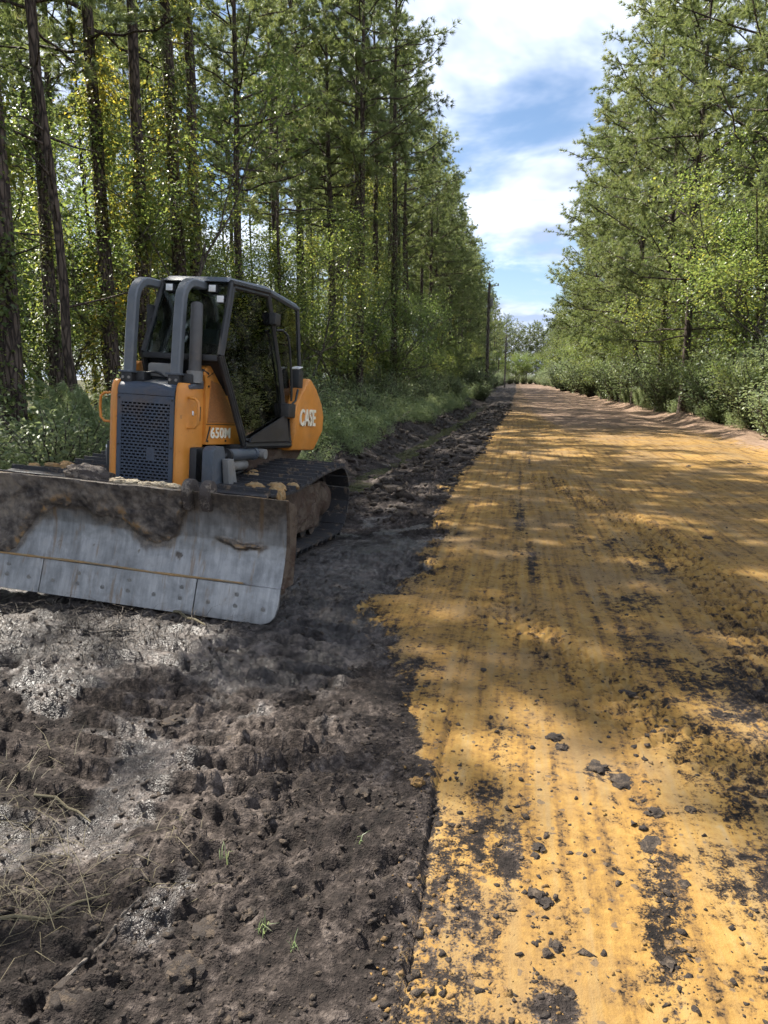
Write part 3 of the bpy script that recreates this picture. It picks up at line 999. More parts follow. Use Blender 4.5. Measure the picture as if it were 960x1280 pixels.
    a_tube(bm, [(float(q), -2.176 - 0.002 * math.sin(q * 9), 0.150 + 0.003 * math.sin(q * 5)) for q in xsb], [0.006 + 0.005 * abs(math.sin(q * 7.3) * math.cos(q * 3.1)) for q in xsb], 6)
    finish(bm, 'clay_bead', blade, M['dirt'], 0, angle=80)
    # lugs on the top lip
    for cx in (-1.22, -1.07, 1.135, 1.275):
        bm = bmesh.new()
        poly = [(-2.16, 0.62), (-2.20, 0.72)] + [(-2.13 + 0.085 * math.cos(R(a)), 0.755 + 0.085 * math.sin(R(a))) for a in range(190, -40, -22)] + [(-2.05, 0.62)]
        prism_x(bm, poly, cx - 0.030, cx + 0.030)
        finish(bm, 'lug', blade, M['darkdirt'], 0.010)
    # side plate of the blade's right corner and stiffener behind
    for sx_ in (XC - HW - 0.004, XC + HW + 0.004):
        bm = bmesh.new()
        poly = [(y - 0.006, z) for y, z in zip(py[3:], pz[3:])] + [(-1.985, 0.70), (-1.965, 0.42), (-1.985, 0.14)]
        prism_x(bm, poly, sx_ - 0.012, sx_ + 0.012)
        finish(bm, 'end_plate', blade, M['rust'], 0.003, 1)
    box_obj('stiffener', (XC - HW + 0.05, XC + HW - 0.05, -2.04, -1.94, 0.30, 0.48), blade, M['rust'], 0.01)
    box_obj('stiffener', (XC - HW + 0.05, XC + HW - 0.05, -2.04, -1.96, 0.06, 0.17), blade, M['rust'], 0.01)
    # heaps of muck lying on the top lip
    def heap(name, cx, cy, cz, rx_, ry_, rz_, mat, seed, par):
        bm = bmesh.new()
        bmesh.ops.create_icosphere(bm, subdivisions=4, radius=1.0)
        co = np.array([v_.co[:] for v_ in bm.verts])
        n_ = fbm(co[:, 0] * 2.2 + seed, co[:, 1] * 2.2 + co[:, 2] * 1.7, seed, 4)
        n2_ = fbm(co[:, 0] * 7 + seed, co[:, 1] * 7 + co[:, 2] * 5, seed + 3, 3)
        co = np.array([cx, cy, cz]) + co * np.array([rx_, ry_, rz_]) * (1 + 0.45 * n_ + 0.16 * n2_)[:, None]
        for v_, c_ in zip(bm.verts, co):
            v_.co = c_
        return finish(bm, name, par, mat, 0, angle=80)
    heap('mud_heap', 0.26, -2.06, 0.775, 0.20, 0.07, 0.085, M['darkdirt'], 5, blade)
    for q, (hx_, hr_) in enumerate(((0.52, .075), (0.63, .09), (0.76, .07), (0.86, .085), (0.97, .06))):
        heap('mud_heap', hx_, -2.07, 0.756, hr_, 0.05, 0.034 - 0.004 * (q % 3), M['sand'], 8 + q, blade)
    heap('mud_heap', 0.40, -2.06, 0.762, 0.12, 0.05, 0.028, M['darkdirt'], 15, blade)
    heap('mud_heap', 1.80, -2.08, 0.775, 0.03, 0.03, 0.045, M['dirt'], 9, blade)

    # ---- push frame, uprights and lift cylinders
    for s in (1, -1):
        prism_obj('push_arm', [(-1.98, 0.20), (-1.98, 0.42), (-1.0, 0.46), (0.2, 0.42), (0.2, 0.28), (-1.0, 0.26)], s * 0.36 - 0.06, s * 0.36 + 0.06, root, M['rust'])
        ux_ = 0.60 if s == 1 else 0.40
        # upright that carries the lift cylinder
        prism_obj('cylinder_upright', [(y_, z_ if s == 1 else min(z_, 0.66)) for y_, z_ in [(-0.86, 0.42), (-0.86, 0.95), (-0.80, 0.99), (-0.66, 0.99), (-0.62, 0.93), (-0.62, 0.42)]], s * ux_ - 0.055, s * ux_ + 0.055, root, M['slate'], 0.012)
        prism_obj('gusset', [(-0.64, 0.42), (-0.72, 0.88), (-0.60, 0.88), (-0.42, 0.42)], s * (ux_ + 0.10) - 0.03, s * (ux_ + 0.10) + 0.03, root, M['grey'], 0.006)
        cx_ = 0.63 if s == 1 else 0.46
        cy = tube_obj('lift_cylinder', [(s * cx_, -0.55, 0.905), (s * cx_, 0.02, 0.90)], 0.056, root, M['slate'], 16)
        tube_obj('rod', [(s * cx_, -0.78, 0.91), (s * cx_, -0.54, 0.905)], 0.021, cy, M['chrome'], 12)
        tube_obj('gland', [(s * cx_, -0.575, 0.905), (s * cx_, -0.53, 0.905)], 0.062, cy, M['black'], 16)
        tube_obj('end_cap', [(s * cx_, 0.0, 0.90), (s * cx_, 0.05, 0.90)], 0.066, cy, M['slate'], 16)
        tube_obj('pivot_pin', [(s * (cx_ - 0.11), 0.10, 0.90), (s * (cx_ + 0.11), 0.10, 0.90)], 0.050, cy, M['grey'], 14)
        tube_obj('accumulator', [(s * (cx_ - 0.03), -0.42, 0.79), (s * (cx_ - 0.03), -0.38, 0.795), (s * (cx_ - 0.03), -0.10, 0.795), (s * (cx_ - 0.03), -0.06, 0.79)], [0.03, 0.05, 0.05, 0.03], root, M['grey'], 14)
    box_obj('engine_housing', (-0.46, 0.46, -0.80, 1.15, 0.33, 0.965), root, M['black'], 0.02)
    tube_obj('hose', [(0.50, -0.60, 0.70), (0.58, -0.45, 0.62), (0.60, -0.2, 0.63), (0.55, 0.05, 0.70)], 0.016, root, M['black'], 8)

    # ---- radiator guard with a perforated grille
    box_obj('radiator_core', (-0.285, 0.285, -0.84, -0.80, 0.50, 1.46), root, M['void'], 0)
    bm = bmesh.new()
    hx0, hx1, hz0, hz1 = -0.245, 0.245, 0.575, 1.345
    yf, th = -0.905, 0.012
    rows, cols = 27, 11
    rp = (hz1 - hz0) / rows
    cp = (hx1 - hx0) / cols
    a_box(bm, -0.285, hx0, yf, yf + th, 0.50, 1.40)
    a_box(bm, hx1, 0.285, yf, yf + th, 0.50, 1.40)
    a_box(bm, hx0, hx1, yf, yf + th, 0.50, hz0)
    for r_ in range(rows):
        z0 = hz0 + r_ * rp
        a_box(bm, hx0, hx1, yf, yf + th, z0 + rp * 0.56, z0 + rp * 1.0)
        off = 0.0 if r_ % 2 else cp * 0.5
        edges = [hx0] + [hx0 + off + c * cp for c in range(cols + 1) if hx0 + off + c * cp < hx1 - 0.004] + [hx1]
        for e in edges[0:]:
            a_box(bm, max(hx0, e - 0.005), min(hx1, e + 0.005), yf + 0.0006, yf + th - 0.0006, z0 - 0.0002, z0 + rp * 0.562)
        if 9 <= r_ <= 12:      # plugged patch of dried mud
            a_box(bm, 0.02, 0.10, yf + 0.001, yf + th, z0 - 0.0002, z0 + rp * 0.562)
    a_box(bm, hx0, hx1, yf, yf + th, hz1, 1.40)
    finish(bm, 'grille', root, M['grille'], 0)
    # rounded cap above the perforated field
    bm = bmesh.new()
    capo = [(-0.905, 1.402), (-0.905, 1.45), (-0.895, 1.48), (-0.87, 1.505), (-0.83, 1.52), (-0.80, 1.52), (-0.80, 1.402)]
    prism_x(bm, capo, -0.285, 0.285)
    finish(bm, 'grille_cap', root, M['grille'], 0.004, 1)
    bm = bmesh.new()
    prism_x(bm, [(-0.83, 1.515), (-0.60, 1.565), (-0.36, 1.60), (-0.36, 1.50), (-0.83, 1.48)], -0.40, 0.40)
    finish(bm, 'hood_top', root, M['hood'], 0.012)
    # cowl shells wrapping the radiator on both sides
    for s in (1, -1):
        plan = [(0.287, -0.90), (0.300, -0.918), (0.320, -0.922), (0.345, -0.912), (0.368, -0.885), (0.385, -0.84), (0.395, -0.77), (0.402, -0.68), (0.405, -0.60), (0.36, -0.60), (0.30, -0.78)]
        lv = [(0.48, 1.0, 0.0), (0.60, 1.0, 0.0), (1.32, 1.0, 0.0), (1.42, 0.985, 0.005), (1.48, 0.95, 0.015), (1.515, 0.90, 0.03), (1.53, 0.84, 0.05)]
        bm = bmesh.new()
        rings = []
        for z, k, dy in lv:
            rings.append([bm.verts.new((s * (0.287 + (x - 0.287) * k), y + dy, z)) for x, y in plan])
        n = len(plan)
        for a, b in zip(rings[:-1], rings[1:]):
            for q in range(n):
                bm.faces.new((a[q], a[(q + 1) % n], b[(q + 1) % n], b[q]))
        bm.faces.new(rings[0][::-1]); bm.faces.new(rings[-1])
        cowl = finish(bm, 'radiator_cowl', root, M['orange'], 0, angle=28)
        # grab handle on the cowl
        hx = 0.385
        tube_obj('grab_handle', [(s * hx, -0.84, 1.405), (s * (hx + 0.07), -0.85, 1.40), (s * (hx + 0.105), -0.855, 1.365), (s * (hx + 0.11), -0.855, 1.27), (s * (hx + 0.105), -0.85, 1.18), (s * (hx + 0.07), -0.845, 1.145), (s * hx, -0.835, 1.14)], 0.0125, root, M['orange'], 10)
        lt = box_obj('latch', (s * 0.398 - 0.012, s * 0.398 + 0.012, -0.70, -0.655, 1.20, 1.33), cowl, M['black'], 0.004)
        box_obj('reflector', (s * 0.390 - 0.010, s * 0.390 + 0.010, -0.785, -0.765, 1.25, 1.29), cowl, M['lamp'], 0.002)
        # hood side panel, running back to the cab's raked door edge
        poly = [(-0.600, 0.985), (-0.600, 1.56), (-0.635, 1.62), (-0.60, 1.685), (-0.50, 1.72), (-0.44, 1.70), (0.045, 1.02), (0.035, 0.985)]
        bm = bmesh.new()
        a_prism(bm, [(s * 0.30, y, z) for y, z in poly], [(s * (0.435 + 0.115 * (y + 0.6) / 0.65 - 0.08 * max(0, z - 1.45)), y, z) for y, z in poly])
        sp_ = finish(bm, 'hood_side_panel', root, M['orange'], 0.014)
        # vent mesh, dark stripe and model number on the panel
        def onx(y, z, e=0.0):
            return s * (0.435 + 0.115 * (y + 0.6) / 0.65 - 0.08 * max(0, z - 1.45) + e)
        q = [(-0.575, 1.19), (-0.135, 1.19), (-0.40, 1.545), (-0.535, 1.575)]
        bm = bmesh.new()
        a_prism(bm, [(onx(y, z, -0.004), y, z) for y, z in q], [(onx(y, z, 0.005), y, z) for y, z in q])
        vt = finish(bm, 'vent_mesh', sp_, M['orange_vent'], 0)
        # raised ribs of the expanded mesh
        bm = bmesh.new()
        for r_ in range(14):
            z = 1.205 + r_ * 0.0245
            t_ = (z - 1.19) / 0.37
            ya = -0.57 + 0.035 * t_; yb = -0.145 - 0.27 * t_
            if yb - ya < 0.03: continue
            xa = onx(ya, z, 0.0055); xb = onx(yb, z, 0.0055)
            d_ = s * 0.004
            a_hex(bm, [(xa, ya, z), (xb, yb, z), (xb + d_, yb, z), (xa + d_, ya, z), (xa, ya, z + 0.009), (xb, yb, z + 0.009), (xb + d_, yb, z + 0.009), (xa + d_, ya, z + 0.009)])
        finish(bm, 'mesh_rib', sp_, M['orange_vent'], 0)
        q = [(-0.592, 1.015), (-0.580, 1.015), (-0.53, 1.155), (-0.545, 1.155)]
        bm = bmesh.new()
        a_prism(bm, [(onx(y, z, -0.004), y, z) for y, z in q], [(onx(y, z, 0.0045), y, z) for y, z in q])
        finish(bm, 'decal_stripe', sp_, M['black'], 0)
        if s == 1:
            mw = Matrix(((0.177, 0, 1, onx(-0.535, 1.1, 0.003)), (1, 0, -0.177, -0.535), (0, 1, 0, 1.05), (0, 0, 0, 1)))
        else:
            mw = Matrix(((0.177, 0, -1, onx(-0.14, 1.1, 0.003)), (-1, 0, -0.177, -0.14), (0, 1, 0, 1.05), (0, 0, 0, 1)))
        text_obj('model_number', '650M', 0.135, mw, sp_, M['cream'], 0.004, 0.003, 0.95)
        tube_obj('fastener', [(onx(-0.08, 1.10, -0.01), -0.085, 1.10), (onx(-0.08, 1.10, 0.006), -0.085, 1.10)], 0.016, sp_, M['black'], 10)

        # panel seam, edge bolts and a service hatch line on the hood side
        for (ya, za, yb, zb) in ((-0.59, 1.175, -0.12, 1.175), (-0.585, 1.60, -0.47, 1.66)):
            tube_obj('panel_seam', [(onx(ya, za, 0.001), ya, za), (onx(yb, zb, 0.001), yb, zb)], 0.0035, sp_, M['black'], 5)
        for (yb_, zb_) in ((-0.57, 1.02), (-0.30, 1.02), (0.0, 1.03), (-0.57, 1.52), (-0.48, 1.66)):
            tube_obj('bolt', [(onx(yb_, zb_, -0.004), yb_, zb_), (onx(yb_, zb_, 0.007), yb_, zb_)], 0.010, sp_, M['black'], 6)
    for (xb_, zb_) in ((-0.265, 0.56), (-0.265, 0.95), (-0.265, 1.37), (0.265, 0.56), (0.265, 0.95), (0.265, 1.37)):
        tube_obj('bolt', [(xb_, -0.906, zb_), (xb_, -0.914, zb_)], 0.009, root, M['black'], 6)
    for k_, (x0_, z0_) in enumerate(((0.52, 0.84), (0.55, 0.76), (0.50, 0.70))):
        tube_obj('hose', [(x0_, -0.58, z0_), (x0_ + 0.06, -0.42, z0_ - 0.05), (x0_ + 0.05, -0.15, z0_ - 0.03 * k_), (x0_ - 0.02, 0.10, z0_ + 0.06)], 0.013, root, M['black'], 8)

    # ---- guard rails sweeping from the hood over to the cab roof
    for s in (1, -1):
        x = s * 0.235
        pts = [(x, -0.80, 1.60), (x, -0.79, 1.85), (x, -0.775, 2.10), (x, -0.765, 2.22)]
        for a in range(10, 91, 16):
            pts.append((x, -0.565 - 0.20 * math.cos(R(a)), 2.235 + 0.20 * math.sin(R(a))))
        pts += [(x, -0.45, 2.440), (x, -0.20, 2.455), (x, 0.05, 2.47)]
        rail = bar_path('guard_rail', pts, 0.094, 0.078, root, M['rail'])
        box_obj('mount', (x - 0.055, x + 0.055, -0.855, -0.745, 1.49, 1.60), rail, M['black'], 0.01)
        box_obj('flange', (x - 0.075, x + 0.075, -0.865, -0.735, 1.595, 1.612), rail, M['slate'], 0.003)
        box_obj('bracket', (x + 0.03, x + 0.15, -0.80, -0.66, 1.52, 1.615), rail, M['black'], 0.02)
        for q in (-0.03, 0.03):
            tube_obj('bolt', [(x + q, -0.862, 1.55), (x + q, -0.85, 1.55)], 0.014, rail, M['grey'], 8)

    # ---- things on the hood
    ex = tube_obj('exhaust_pipe', [(0.36, -0.70, 1.64), (0.36, -0.70, 1.80), (0.36, -0.70, 2.06), (0.352, -0.685, 2.16), (0.335, -0.655, 2.23)], [0.058, 0.054, 0.054, 0.054, 0.054], root, M['exhaust'], 16)
    tube_obj('collar', [(0.36, -0.70, 1.54), (0.36, -0.70, 1.645)], 0.072, ex, M['grey'], 16)
    tube_obj('outlet', [(0.336, -0.658, 2.222), (0.332, -0.650, 2.236)], 0.046, ex, M['void'], 16)  # black disc stands in for the shade inside the open pipe
    box_obj('air_cleaner', (-0.12, 0.14, -0.70, -0.645, 1.575, 1.70), root, M['grey'], 0.03)
    tube_obj('hand_hold', [(0.33, -0.74, 1.55), (0.35, -0.70, 1.62), (0.40, -0.62, 1.66), (0.42, -0.56, 1.63)], 0.014, root, M['black'], 8)
    tube_obj('hand_hold', [(-0.10, -0.80, 1.53), (-0.10, -0.76, 1.60), (-0.02, -0.72, 1.62), (0.06, -0.68, 1.58)], 0.012, root, M['black'], 8)

    # ---- cab
    A = (0.52, -0.37, 2.48); B = (0.55, 0.42, 2.53); Cc = (0.48, 1.42, 2.51)
    Wf = (0.555, -0.62, 1.80); F = (0.64, -0.22, 0.99); G = (0.64, 1.02, 0.97)
    Db = (0.635, 0.86, 0.98); Rw = (0.54, 1.46, 1.70); Dw = (0.60, 0.63, 1.80)
    Gw = (0.60, 1.10, 1.50)

    OFF = 0.34                                   # the cab sits off the centre line, towards the road side

    def mir(p, s):
        return (p[0] if s == 1 else -(p[0] - OFF), p[1], p[2])
    cab = root                                    # cab pieces are parts of the machine itself
    # roof with sloping edges
    rp_ = [(-0.16, -0.42, 2.480), (0.50, -0.42, 2.480), (0.56, 0.42, 2.535), (0.50, 1.48, 2.515), (-0.16, 1.48, 2.515), (-0.22, 0.42, 2.535)]
    bm = bmesh.new()
    a_prism(bm, rp_, [(0.17 + (x - 0.17) * 0.90, y * 0.93 + 0.03, z + 0.052) for x, y, z in rp_])
    finish(bm, 'cab_roof', cab, M['slate'], 0.012)
    def beam(name, p, q, w, parent, mat, n=6):
        return tube_obj(name, [p, q], w, parent, mat, n)
    for s in (1, -1):
        beam('pillar', mir(A, s), mir(Wf, s), 0.024, cab, M['black'])
        beam('pillar', mir(Wf, s), mir(F, s), 0.026, cab, M['black'])
        beam('pillar', mir((0.55, 0.43, 2.49), s), mir((0.60, 0.66, 1.80), s), 0.026, cab, M['black'])
        beam('pillar', mir((0.60, 0.66, 1.80), s), mir((0.635, 0.90, 0.98), s), 0.034, cab, M['black'])
        beam('pillar', mir(Cc, s), mir(Rw, s), 0.026, cab, M['black'])
        beam('pillar', mir(Rw, s), mir((0.54, 1.46, 1.0), s), 0.034, cab, M['black'])
        beam('roof_rail', mir(A, s), mir(B, s), 0.030, cab, M['black'])
        beam('roof_rail', mir(B, s), mir(Cc, s), 0.030, cab, M['slate'])
        beam('sill', mir(F, s), mir(G, s), 0.036, cab, M['black'])
        # door with its glass
        qd = [mir(p, s) for p in [(0.528, -0.335, 2.445), (0.553, 0.40, 2.49), (0.605, 0.64, 1.80), (0.638, 0.85, 1.03), (0.645, -0.20, 1.04), (0.563, -0.58, 1.80)]]
        if s == -1:
            qd = qd[::-1]
        pts = qd + [qd[0]]
        bm = bmesh.new()
        for p, q in zip(pts[:-1], pts[1:]):
            a_tube(bm, [p, q], 0.019, 6)
        door = finish(bm, 'door', cab, M['black'], 0)
        slab('door_glass', qd, 0.006, door, M['glass'])
        lowp = [mir(p, s) for p in [(0.672, -0.17, 1.02), (0.668, 0.86, 1.01), (0.650, 0.79, 1.30), (0.668, -0.12, 1.07)]]
        slab('kick_panel', lowp if s == 1 else lowp[::-1], 0.02, door, M['black'])
        hs = 0 if s == 1 else OFF
        box_obj('hinge', (s * 0.60 - 0.04 + hs, s * 0.60 + 0.04 + hs, 0.42, 0.56, 2.21, 2.33), door, M['black'], 0.012)
        box_obj('hinge', (s * 0.665 - 0.05 + hs, s * 0.665 + 0.05 + hs, 0.72, 0.93, 1.27, 1.42), door, M['black'], 0.012)
        tube_obj('handle', [mir(p, s) for p in [(0.62, 0.50, 2.16), (0.67, 0.55, 2.17), (0.69, 0.64, 2.13), (0.70, 0.70, 2.0), (0.71, 0.78, 1.65), (0.70, 0.82, 1.45)]], 0.012, door, M['black'], 8)
        # rear quarter window, tapering in towards the back
        rq = [mir(p, s) for p in [(0.548, 0.47, 2.49), (0.485, 1.39, 2.475), (0.54, 1.44, 1.72), (0.60, 1.05, 1.45), (0.625, 0.86, 1.20), (0.602, 0.69, 1.80)]]
        slab('quarter_window', rq if s == 1 else rq[::-1], 0.006, cab, M['glass'])
        # black corner panel between cab and tank
        bl = [mir(p, s) for p in [(0.645, 0.90, 1.00), (0.645, 1.06, 0.98), (0.645, 1.30, 1.66), (0.60, 1.05, 1.47), (0.632, 0.885, 1.22)]]
        slab('corner_panel', bl if s == 1 else bl[::-1], 0.03, cab, M['black'])
    # windshield, rear screen
    slab('windshield', [(-0.16, -0.375, 2.47), (0.50, -0.375, 2.47), (0.54, -0.60, 1.80), (-0.20, -0.60, 1.80)], 0.006, cab, M['glass'])
    slab('lower_windshield', [(-0.20, -0.60, 1.78), (0.54, -0.60, 1.78), (0.50, -0.30, 1.45), (-0.16, -0.30, 1.45)], 0.02, cab, M['black'])
    slab('rear_screen', [(0.46, 1.42, 2.47), (-0.12, 1.42, 2.47), (-0.19, 1.47, 1.72), (0.53, 1.47, 1.72)], 0.006, cab, M['glass'])
    box_obj('windshield_sill', (-0.21, 0.54, -0.64, -0.56, 1.745, 1.80), cab, M['black'], 0.01)
    box_obj('cab_floor', (-0.28, 0.60, -0.20, 1.10, 0.93, 0.99), cab, M['black'], 0.01)
    tube_obj('wiper', [(0.10, -0.635, 1.80), (0.16, -0.53, 2.10)], 0.008, cab, M['black'], 6)
    # inside: seat, consoles, lever
    prism_obj('seat', [(0.28, 1.20), (0.28, 1.42), (0.35, 1.46), (0.80, 1.44), (0.86, 2.02), (0.93, 2.05), (1.00, 2.00), (0.98, 1.35), (0.90, 1.20)], -0.06, 0.34, cab, M['black'], 0.03)
    for s in (1, -1):
        xk = 0.45 if s == 1 else -0.13
        box_obj('console', (xk - 0.07, xk + 0.07, 0.05, 0.85, 1.15, 1.55), cab, M['black'], 0.03)
        tube_obj('control_lever', [(xk, 0.14, 1.53), (xk, 0.10, 1.66), (xk, 0.09, 1.72)], [0.012, 0.012, 0.026], cab, M['grey'], 8)
    box_obj('dashboard', (-0.10, 0.35, -0.36, -0.20, 1.45, 1.78), cab, M['black'], 0.03)
    box_obj('monitor', (0.18, 0.36, -0.30, -0.26, 1.92, 2.06), cab, M['black'], 0.01)
    # work lights
    for (x, y, z) in [(0.36, -0.43, 2.415), (0.45, -0.44, 2.32), (-0.08, -0.43, 2.415)]:
        wl = box_obj('work_light', (x - 0.043, x + 0.043, y, y + 0.05, z - 0.038, z + 0.038), cab, M['black'], 0.008)
        box_obj('lens', (x - 0.034, x + 0.034, y - 0.006, y + 0.004, z - 0.030, z + 0.030), wl, M['lamp'], 0.004)
    tube_obj('beacon', [(0.30, -0.28, 2.50), (0.30, -0.28, 2.54)], 0.02, cab, M['lamp'], 10)
    # mirror on the far side
    mr = box_obj('mirror', (-0.26, -0.19, -0.52, -0.48, 2.02, 2.24), cab, M['black'], 0.015)
    box_obj('mirror_arm', (-0.215, -0.19, -0.55, -0.52, 1.75, 2.12), mr, M['black'], 0.006)

    # ---- rear tank with the maker's lettering
    tp = [(0.99, 0.90), (0.93, 1.10), (0.90, 1.33), (1.00, 1.45), (1.31, 1.715), (1.38, 1.72), (1.58, 1.62), (1.80, 1.45), (1.90, 1.30), (1.89, 1.12), (1.74, 0.88)]
    bm = bmesh.new()
    cxm, czm = 1.40, 1.28
    out0 = [(0.715, y, z) for y, z in tp]
    rings = []
    for x, k in ((-0.715, 0.97), (-0.69, 1.0), (0.69, 1.0), (0.715, 0.97)):
        rings.append([bm.verts.new((x - (0.0 if z > 1.07 else 0.05 * math.copysign(1, x)), cxm + (y - cxm) * k, czm + (z - czm) * k)) for y, z in tp])
    n = len(tp)
    for a, b in zip(rings[:-1], rings[1:]):
        for q in range(n):
            bm.faces.new((a[q], a[(q + 1) % n], b[(q + 1) % n], b[q]))
    bm.faces.new(rings[0][::-1]); bm.faces.new(rings[-1])
    tank = finish(bm, 'fuel_tank', root, M['orange'], 0.01, 2, 25)
    mw = Matrix(((0, 0, 1, 0.712), (1, 0, 0, 1.075), (0, 1, 0, 1.185), (0, 0, 0, 1)))
    text_obj('lettering', 'CASE', 0.265, mw, tank, M['cream'], 0.008, 0.005, 0.80)
    mw = Matrix(((0, 0, -1, -0.712), (-1, 0, 0, 1.70), (0, 1, 0, 1.185), (0, 0, 0, 1)))
    text_obj('lettering', 'CASE', 0.265, mw, tank, M['cream'], 0.008, 0.005, 0.80)
    for s in (1, -1):
        rl = box_obj('rear_light', (s * 0.66 - 0.055, s * 0.66 + 0.055, 0.98, 1.12, 1.60, 1.80), root, M['black'], 0.02)
        slab('lens', [(s * 0.66 - 0.045, 0.985, 1.804), (s * 0.66 + 0.045, 0.985, 1.804), (s * 0.66 + 0.045, 1.11, 1.83), (s * 0.66 - 0.045, 1.11, 1.83)], 0.012, rl, M['lamp'])
        tube_obj('hose', [(s * 0.67, 0.80, 1.36), (s * 0.72, 0.90, 1.46), (s * 0.70, 1.0, 1.58)], 0.012, root, M['black'], 8)
    prism_obj('belly_guard', [(0.10, 0.70), (0.10, 0.93), (1.70, 0.90), (1.45, 0.76), (0.9, 0.60)], -0.55, 0.55, root, M['rust'], 0.02)

    # ---- tracks
    def loop_pts():
        P = []
        yc, zc, r = 0.93, 0.405, 0.355            # drive sprocket (rear)
        for a in range(-90, 96, 6):
            P.append((yc + r * math.cos(R(a)), zc + 0.0 + r * math.sin(R(a)) if a > -60 else max(0.05, zc + r * math.sin(R(a)))))
        P += [(0.70, 0.745), (0.35, 0.715), (0.0, 0.66), (-0.4, 0.605), (-0.8, 0.60)]
        yc, zc, r = -1.05, 0.335, 0.285
        for a in range(96, 271, 8):
            P.append((yc + r * math.cos(R(a)), zc + r * math.sin(R(a))))
        P += [(-0.6, 0.05), (0.0, 0.05), (0.6, 0.05), (0.9, 0.05)]
        return np.array(P)

    def resample(P, n):
        Q = np.vstack([P, P[:1]])
        d = np.r_[0, np.cumsum(np.hypot(*np.diff(Q, axis=0).T))]
        t = np.linspace(0, d[-1], n, endpoint=False)
        return np.stack([np.interp(t, d, Q[:, 0]), np.interp(t, d, Q[:, 1])], 1), d[-1]

    P = loop_pts()
    NS = 40
    sh_pts, total = resample(P, NS)
    pitch = total / NS
    # one shoe: plate with a grouser bar, local x across, y along travel, z outwards
    bm = bmesh.new()
    hw = 0.355
    a_prism(bm, [(-hw, -pitch * 0.50, 0.0), (-hw, pitch * 0.46, 0.0), (-hw, pitch * 0.46, 0.020), (-hw, pitch * 0.02, 0.024), (-hw, -pitch * 0.28, 0.026), (-hw, -pitch * 0.34, 0.062), (-hw, -pitch * 0.42, 0.062), (-hw, -pitch * 0.47, 0.026)],
            [(hw, -pitch * 0.50, 0.0), (hw, pitch * 0.46, 0.0), (hw, pitch * 0.46, 0.020), (hw, pitch * 0.02, 0.024), (hw, -pitch * 0.28, 0.026), (hw, -pitch * 0.34, 0.062), (hw, -pitch * 0.42, 0.062), (hw, -pitch * 0.47, 0.026)])
    bmesh.ops.recalc_face_normals(bm, faces=list(bm.faces))
    shoe_me = bpy.data.meshes.new('track_shoe')
    bm.to_mesh(shoe_me); bm.free()
    shoe_me.materials.append(M['track'])
    for s in (1, -1):
        xc = s * 0.925
        # the chain the shoes are bolted to
        Q, _ = resample(P, 80)
        ctr = Q.mean(0)
        bm = bmesh.new()
        tn = np.roll(Q, -1, 0) - np.roll(Q, 1, 0)
        tn /= np.linalg.norm(tn, axis=1)[:, None]
        nrm = np.stack([tn[:, 1], -tn[:, 0]], 1)       # outward for a loop running counter-clockwise in (y,z)
        rings = []
        for (p, nn) in zip(Q, nrm):
            po = p - nn * 0.002; pi_ = p - nn * 0.075
            rings.append([bm.verts.new(c) for c in ((xc - 0.085, po[0], po[1]), (xc + 0.085, po[0], po[1]), (xc + 0.085, pi_[0], pi_[1]), (xc - 0.085, pi_[0], pi_[1]))])
        for k in range(len(rings)):
            a, b = rings[k], rings[(k + 1) % len(rings)]
            for q in range(4):
                bm.faces.new((a[q], a[(q + 1) % 4], b[(q + 1) % 4], b[q]))
        track = finish(bm, 'track', root, M['roller'], 0)
        tnS = np.roll(sh_pts, -1, 0) - np.roll(sh_pts, 1, 0)
        for k in range(NS):
            t = tnS[k] / np.linalg.norm(tnS[k])
            nn = (t[1], -t[0])
            o = bpy.data.objects.new('track_shoe', shoe_me)
            COL.objects.link(o); o.parent = track
            o.matrix_local = Matrix(((1, 0, 0, xc), (0, t[0], nn[0], sh_pts[k][0]), (0, t[1], nn[1], sh_pts[k][1]), (0, 0, 0, 1)))
        # frame wall with caked mud, guards and rollers
        bm = bmesh.new()
        nyy, nzz = 60, 22
        yy = np.linspace(-0.95, 0.62, nyy); z_ = np.linspace(0.16, 0.60, nzz)
        prism_x(bm, [(-0.95, 0.20), (-0.95, 0.42), (-0.7, 0.52), (0.55, 0.58), (0.64, 0.45), (0.60, 0.20)], xc - 0.20, xc + 0.20)
        fr_ = finish(bm, 'track_frame', track, M['rust'], 0.015)
        YY, ZZ = np.meshgrid(yy, z_)
        dx_ = 0.035 * np.abs(fbm(YY * 4, ZZ * 4, 401, 4, 0.6)) * 2 + 0.02 * np.sin((ZZ - 0.16) / 0.44 * math.pi)
        ZZ2 = 0.15 + (ZZ - 0.16) * (0.36 + 0.07 * (YY + 0.95) / 1.57) / 0.40
        vv = np.stack([(xc + s * (0.225 + dx_)).ravel(), YY.ravel(), ZZ2.ravel()], 1)
        i = np.arange(nyy * nzz).reshape(nzz, nyy)
        ff = np.stack([i[:-1, :-1], i[:-1, 1:], i[1:, 1:], i[1:, :-1]], -1).reshape(-1, 4)
        vb2 = vv.copy(); vb2[:, 0] = xc + s * 0.19
        n2 = len(vv)
        def rim2(a): return np.stack([a[:-1], a[:-1] + n2, a[1:] + n2, a[1:]], -1)
        link('caked_mud', mesh_np('caked_mud', np.concatenate([vv, vb2]), np.concatenate([ff, ff[:, ::-1] + n2, rim2(i[0]), rim2(i[-1])[:, ::-1], rim2(i[:, 0])[:, ::-1], rim2(i[:, -1])]), True), track, M['rust'])
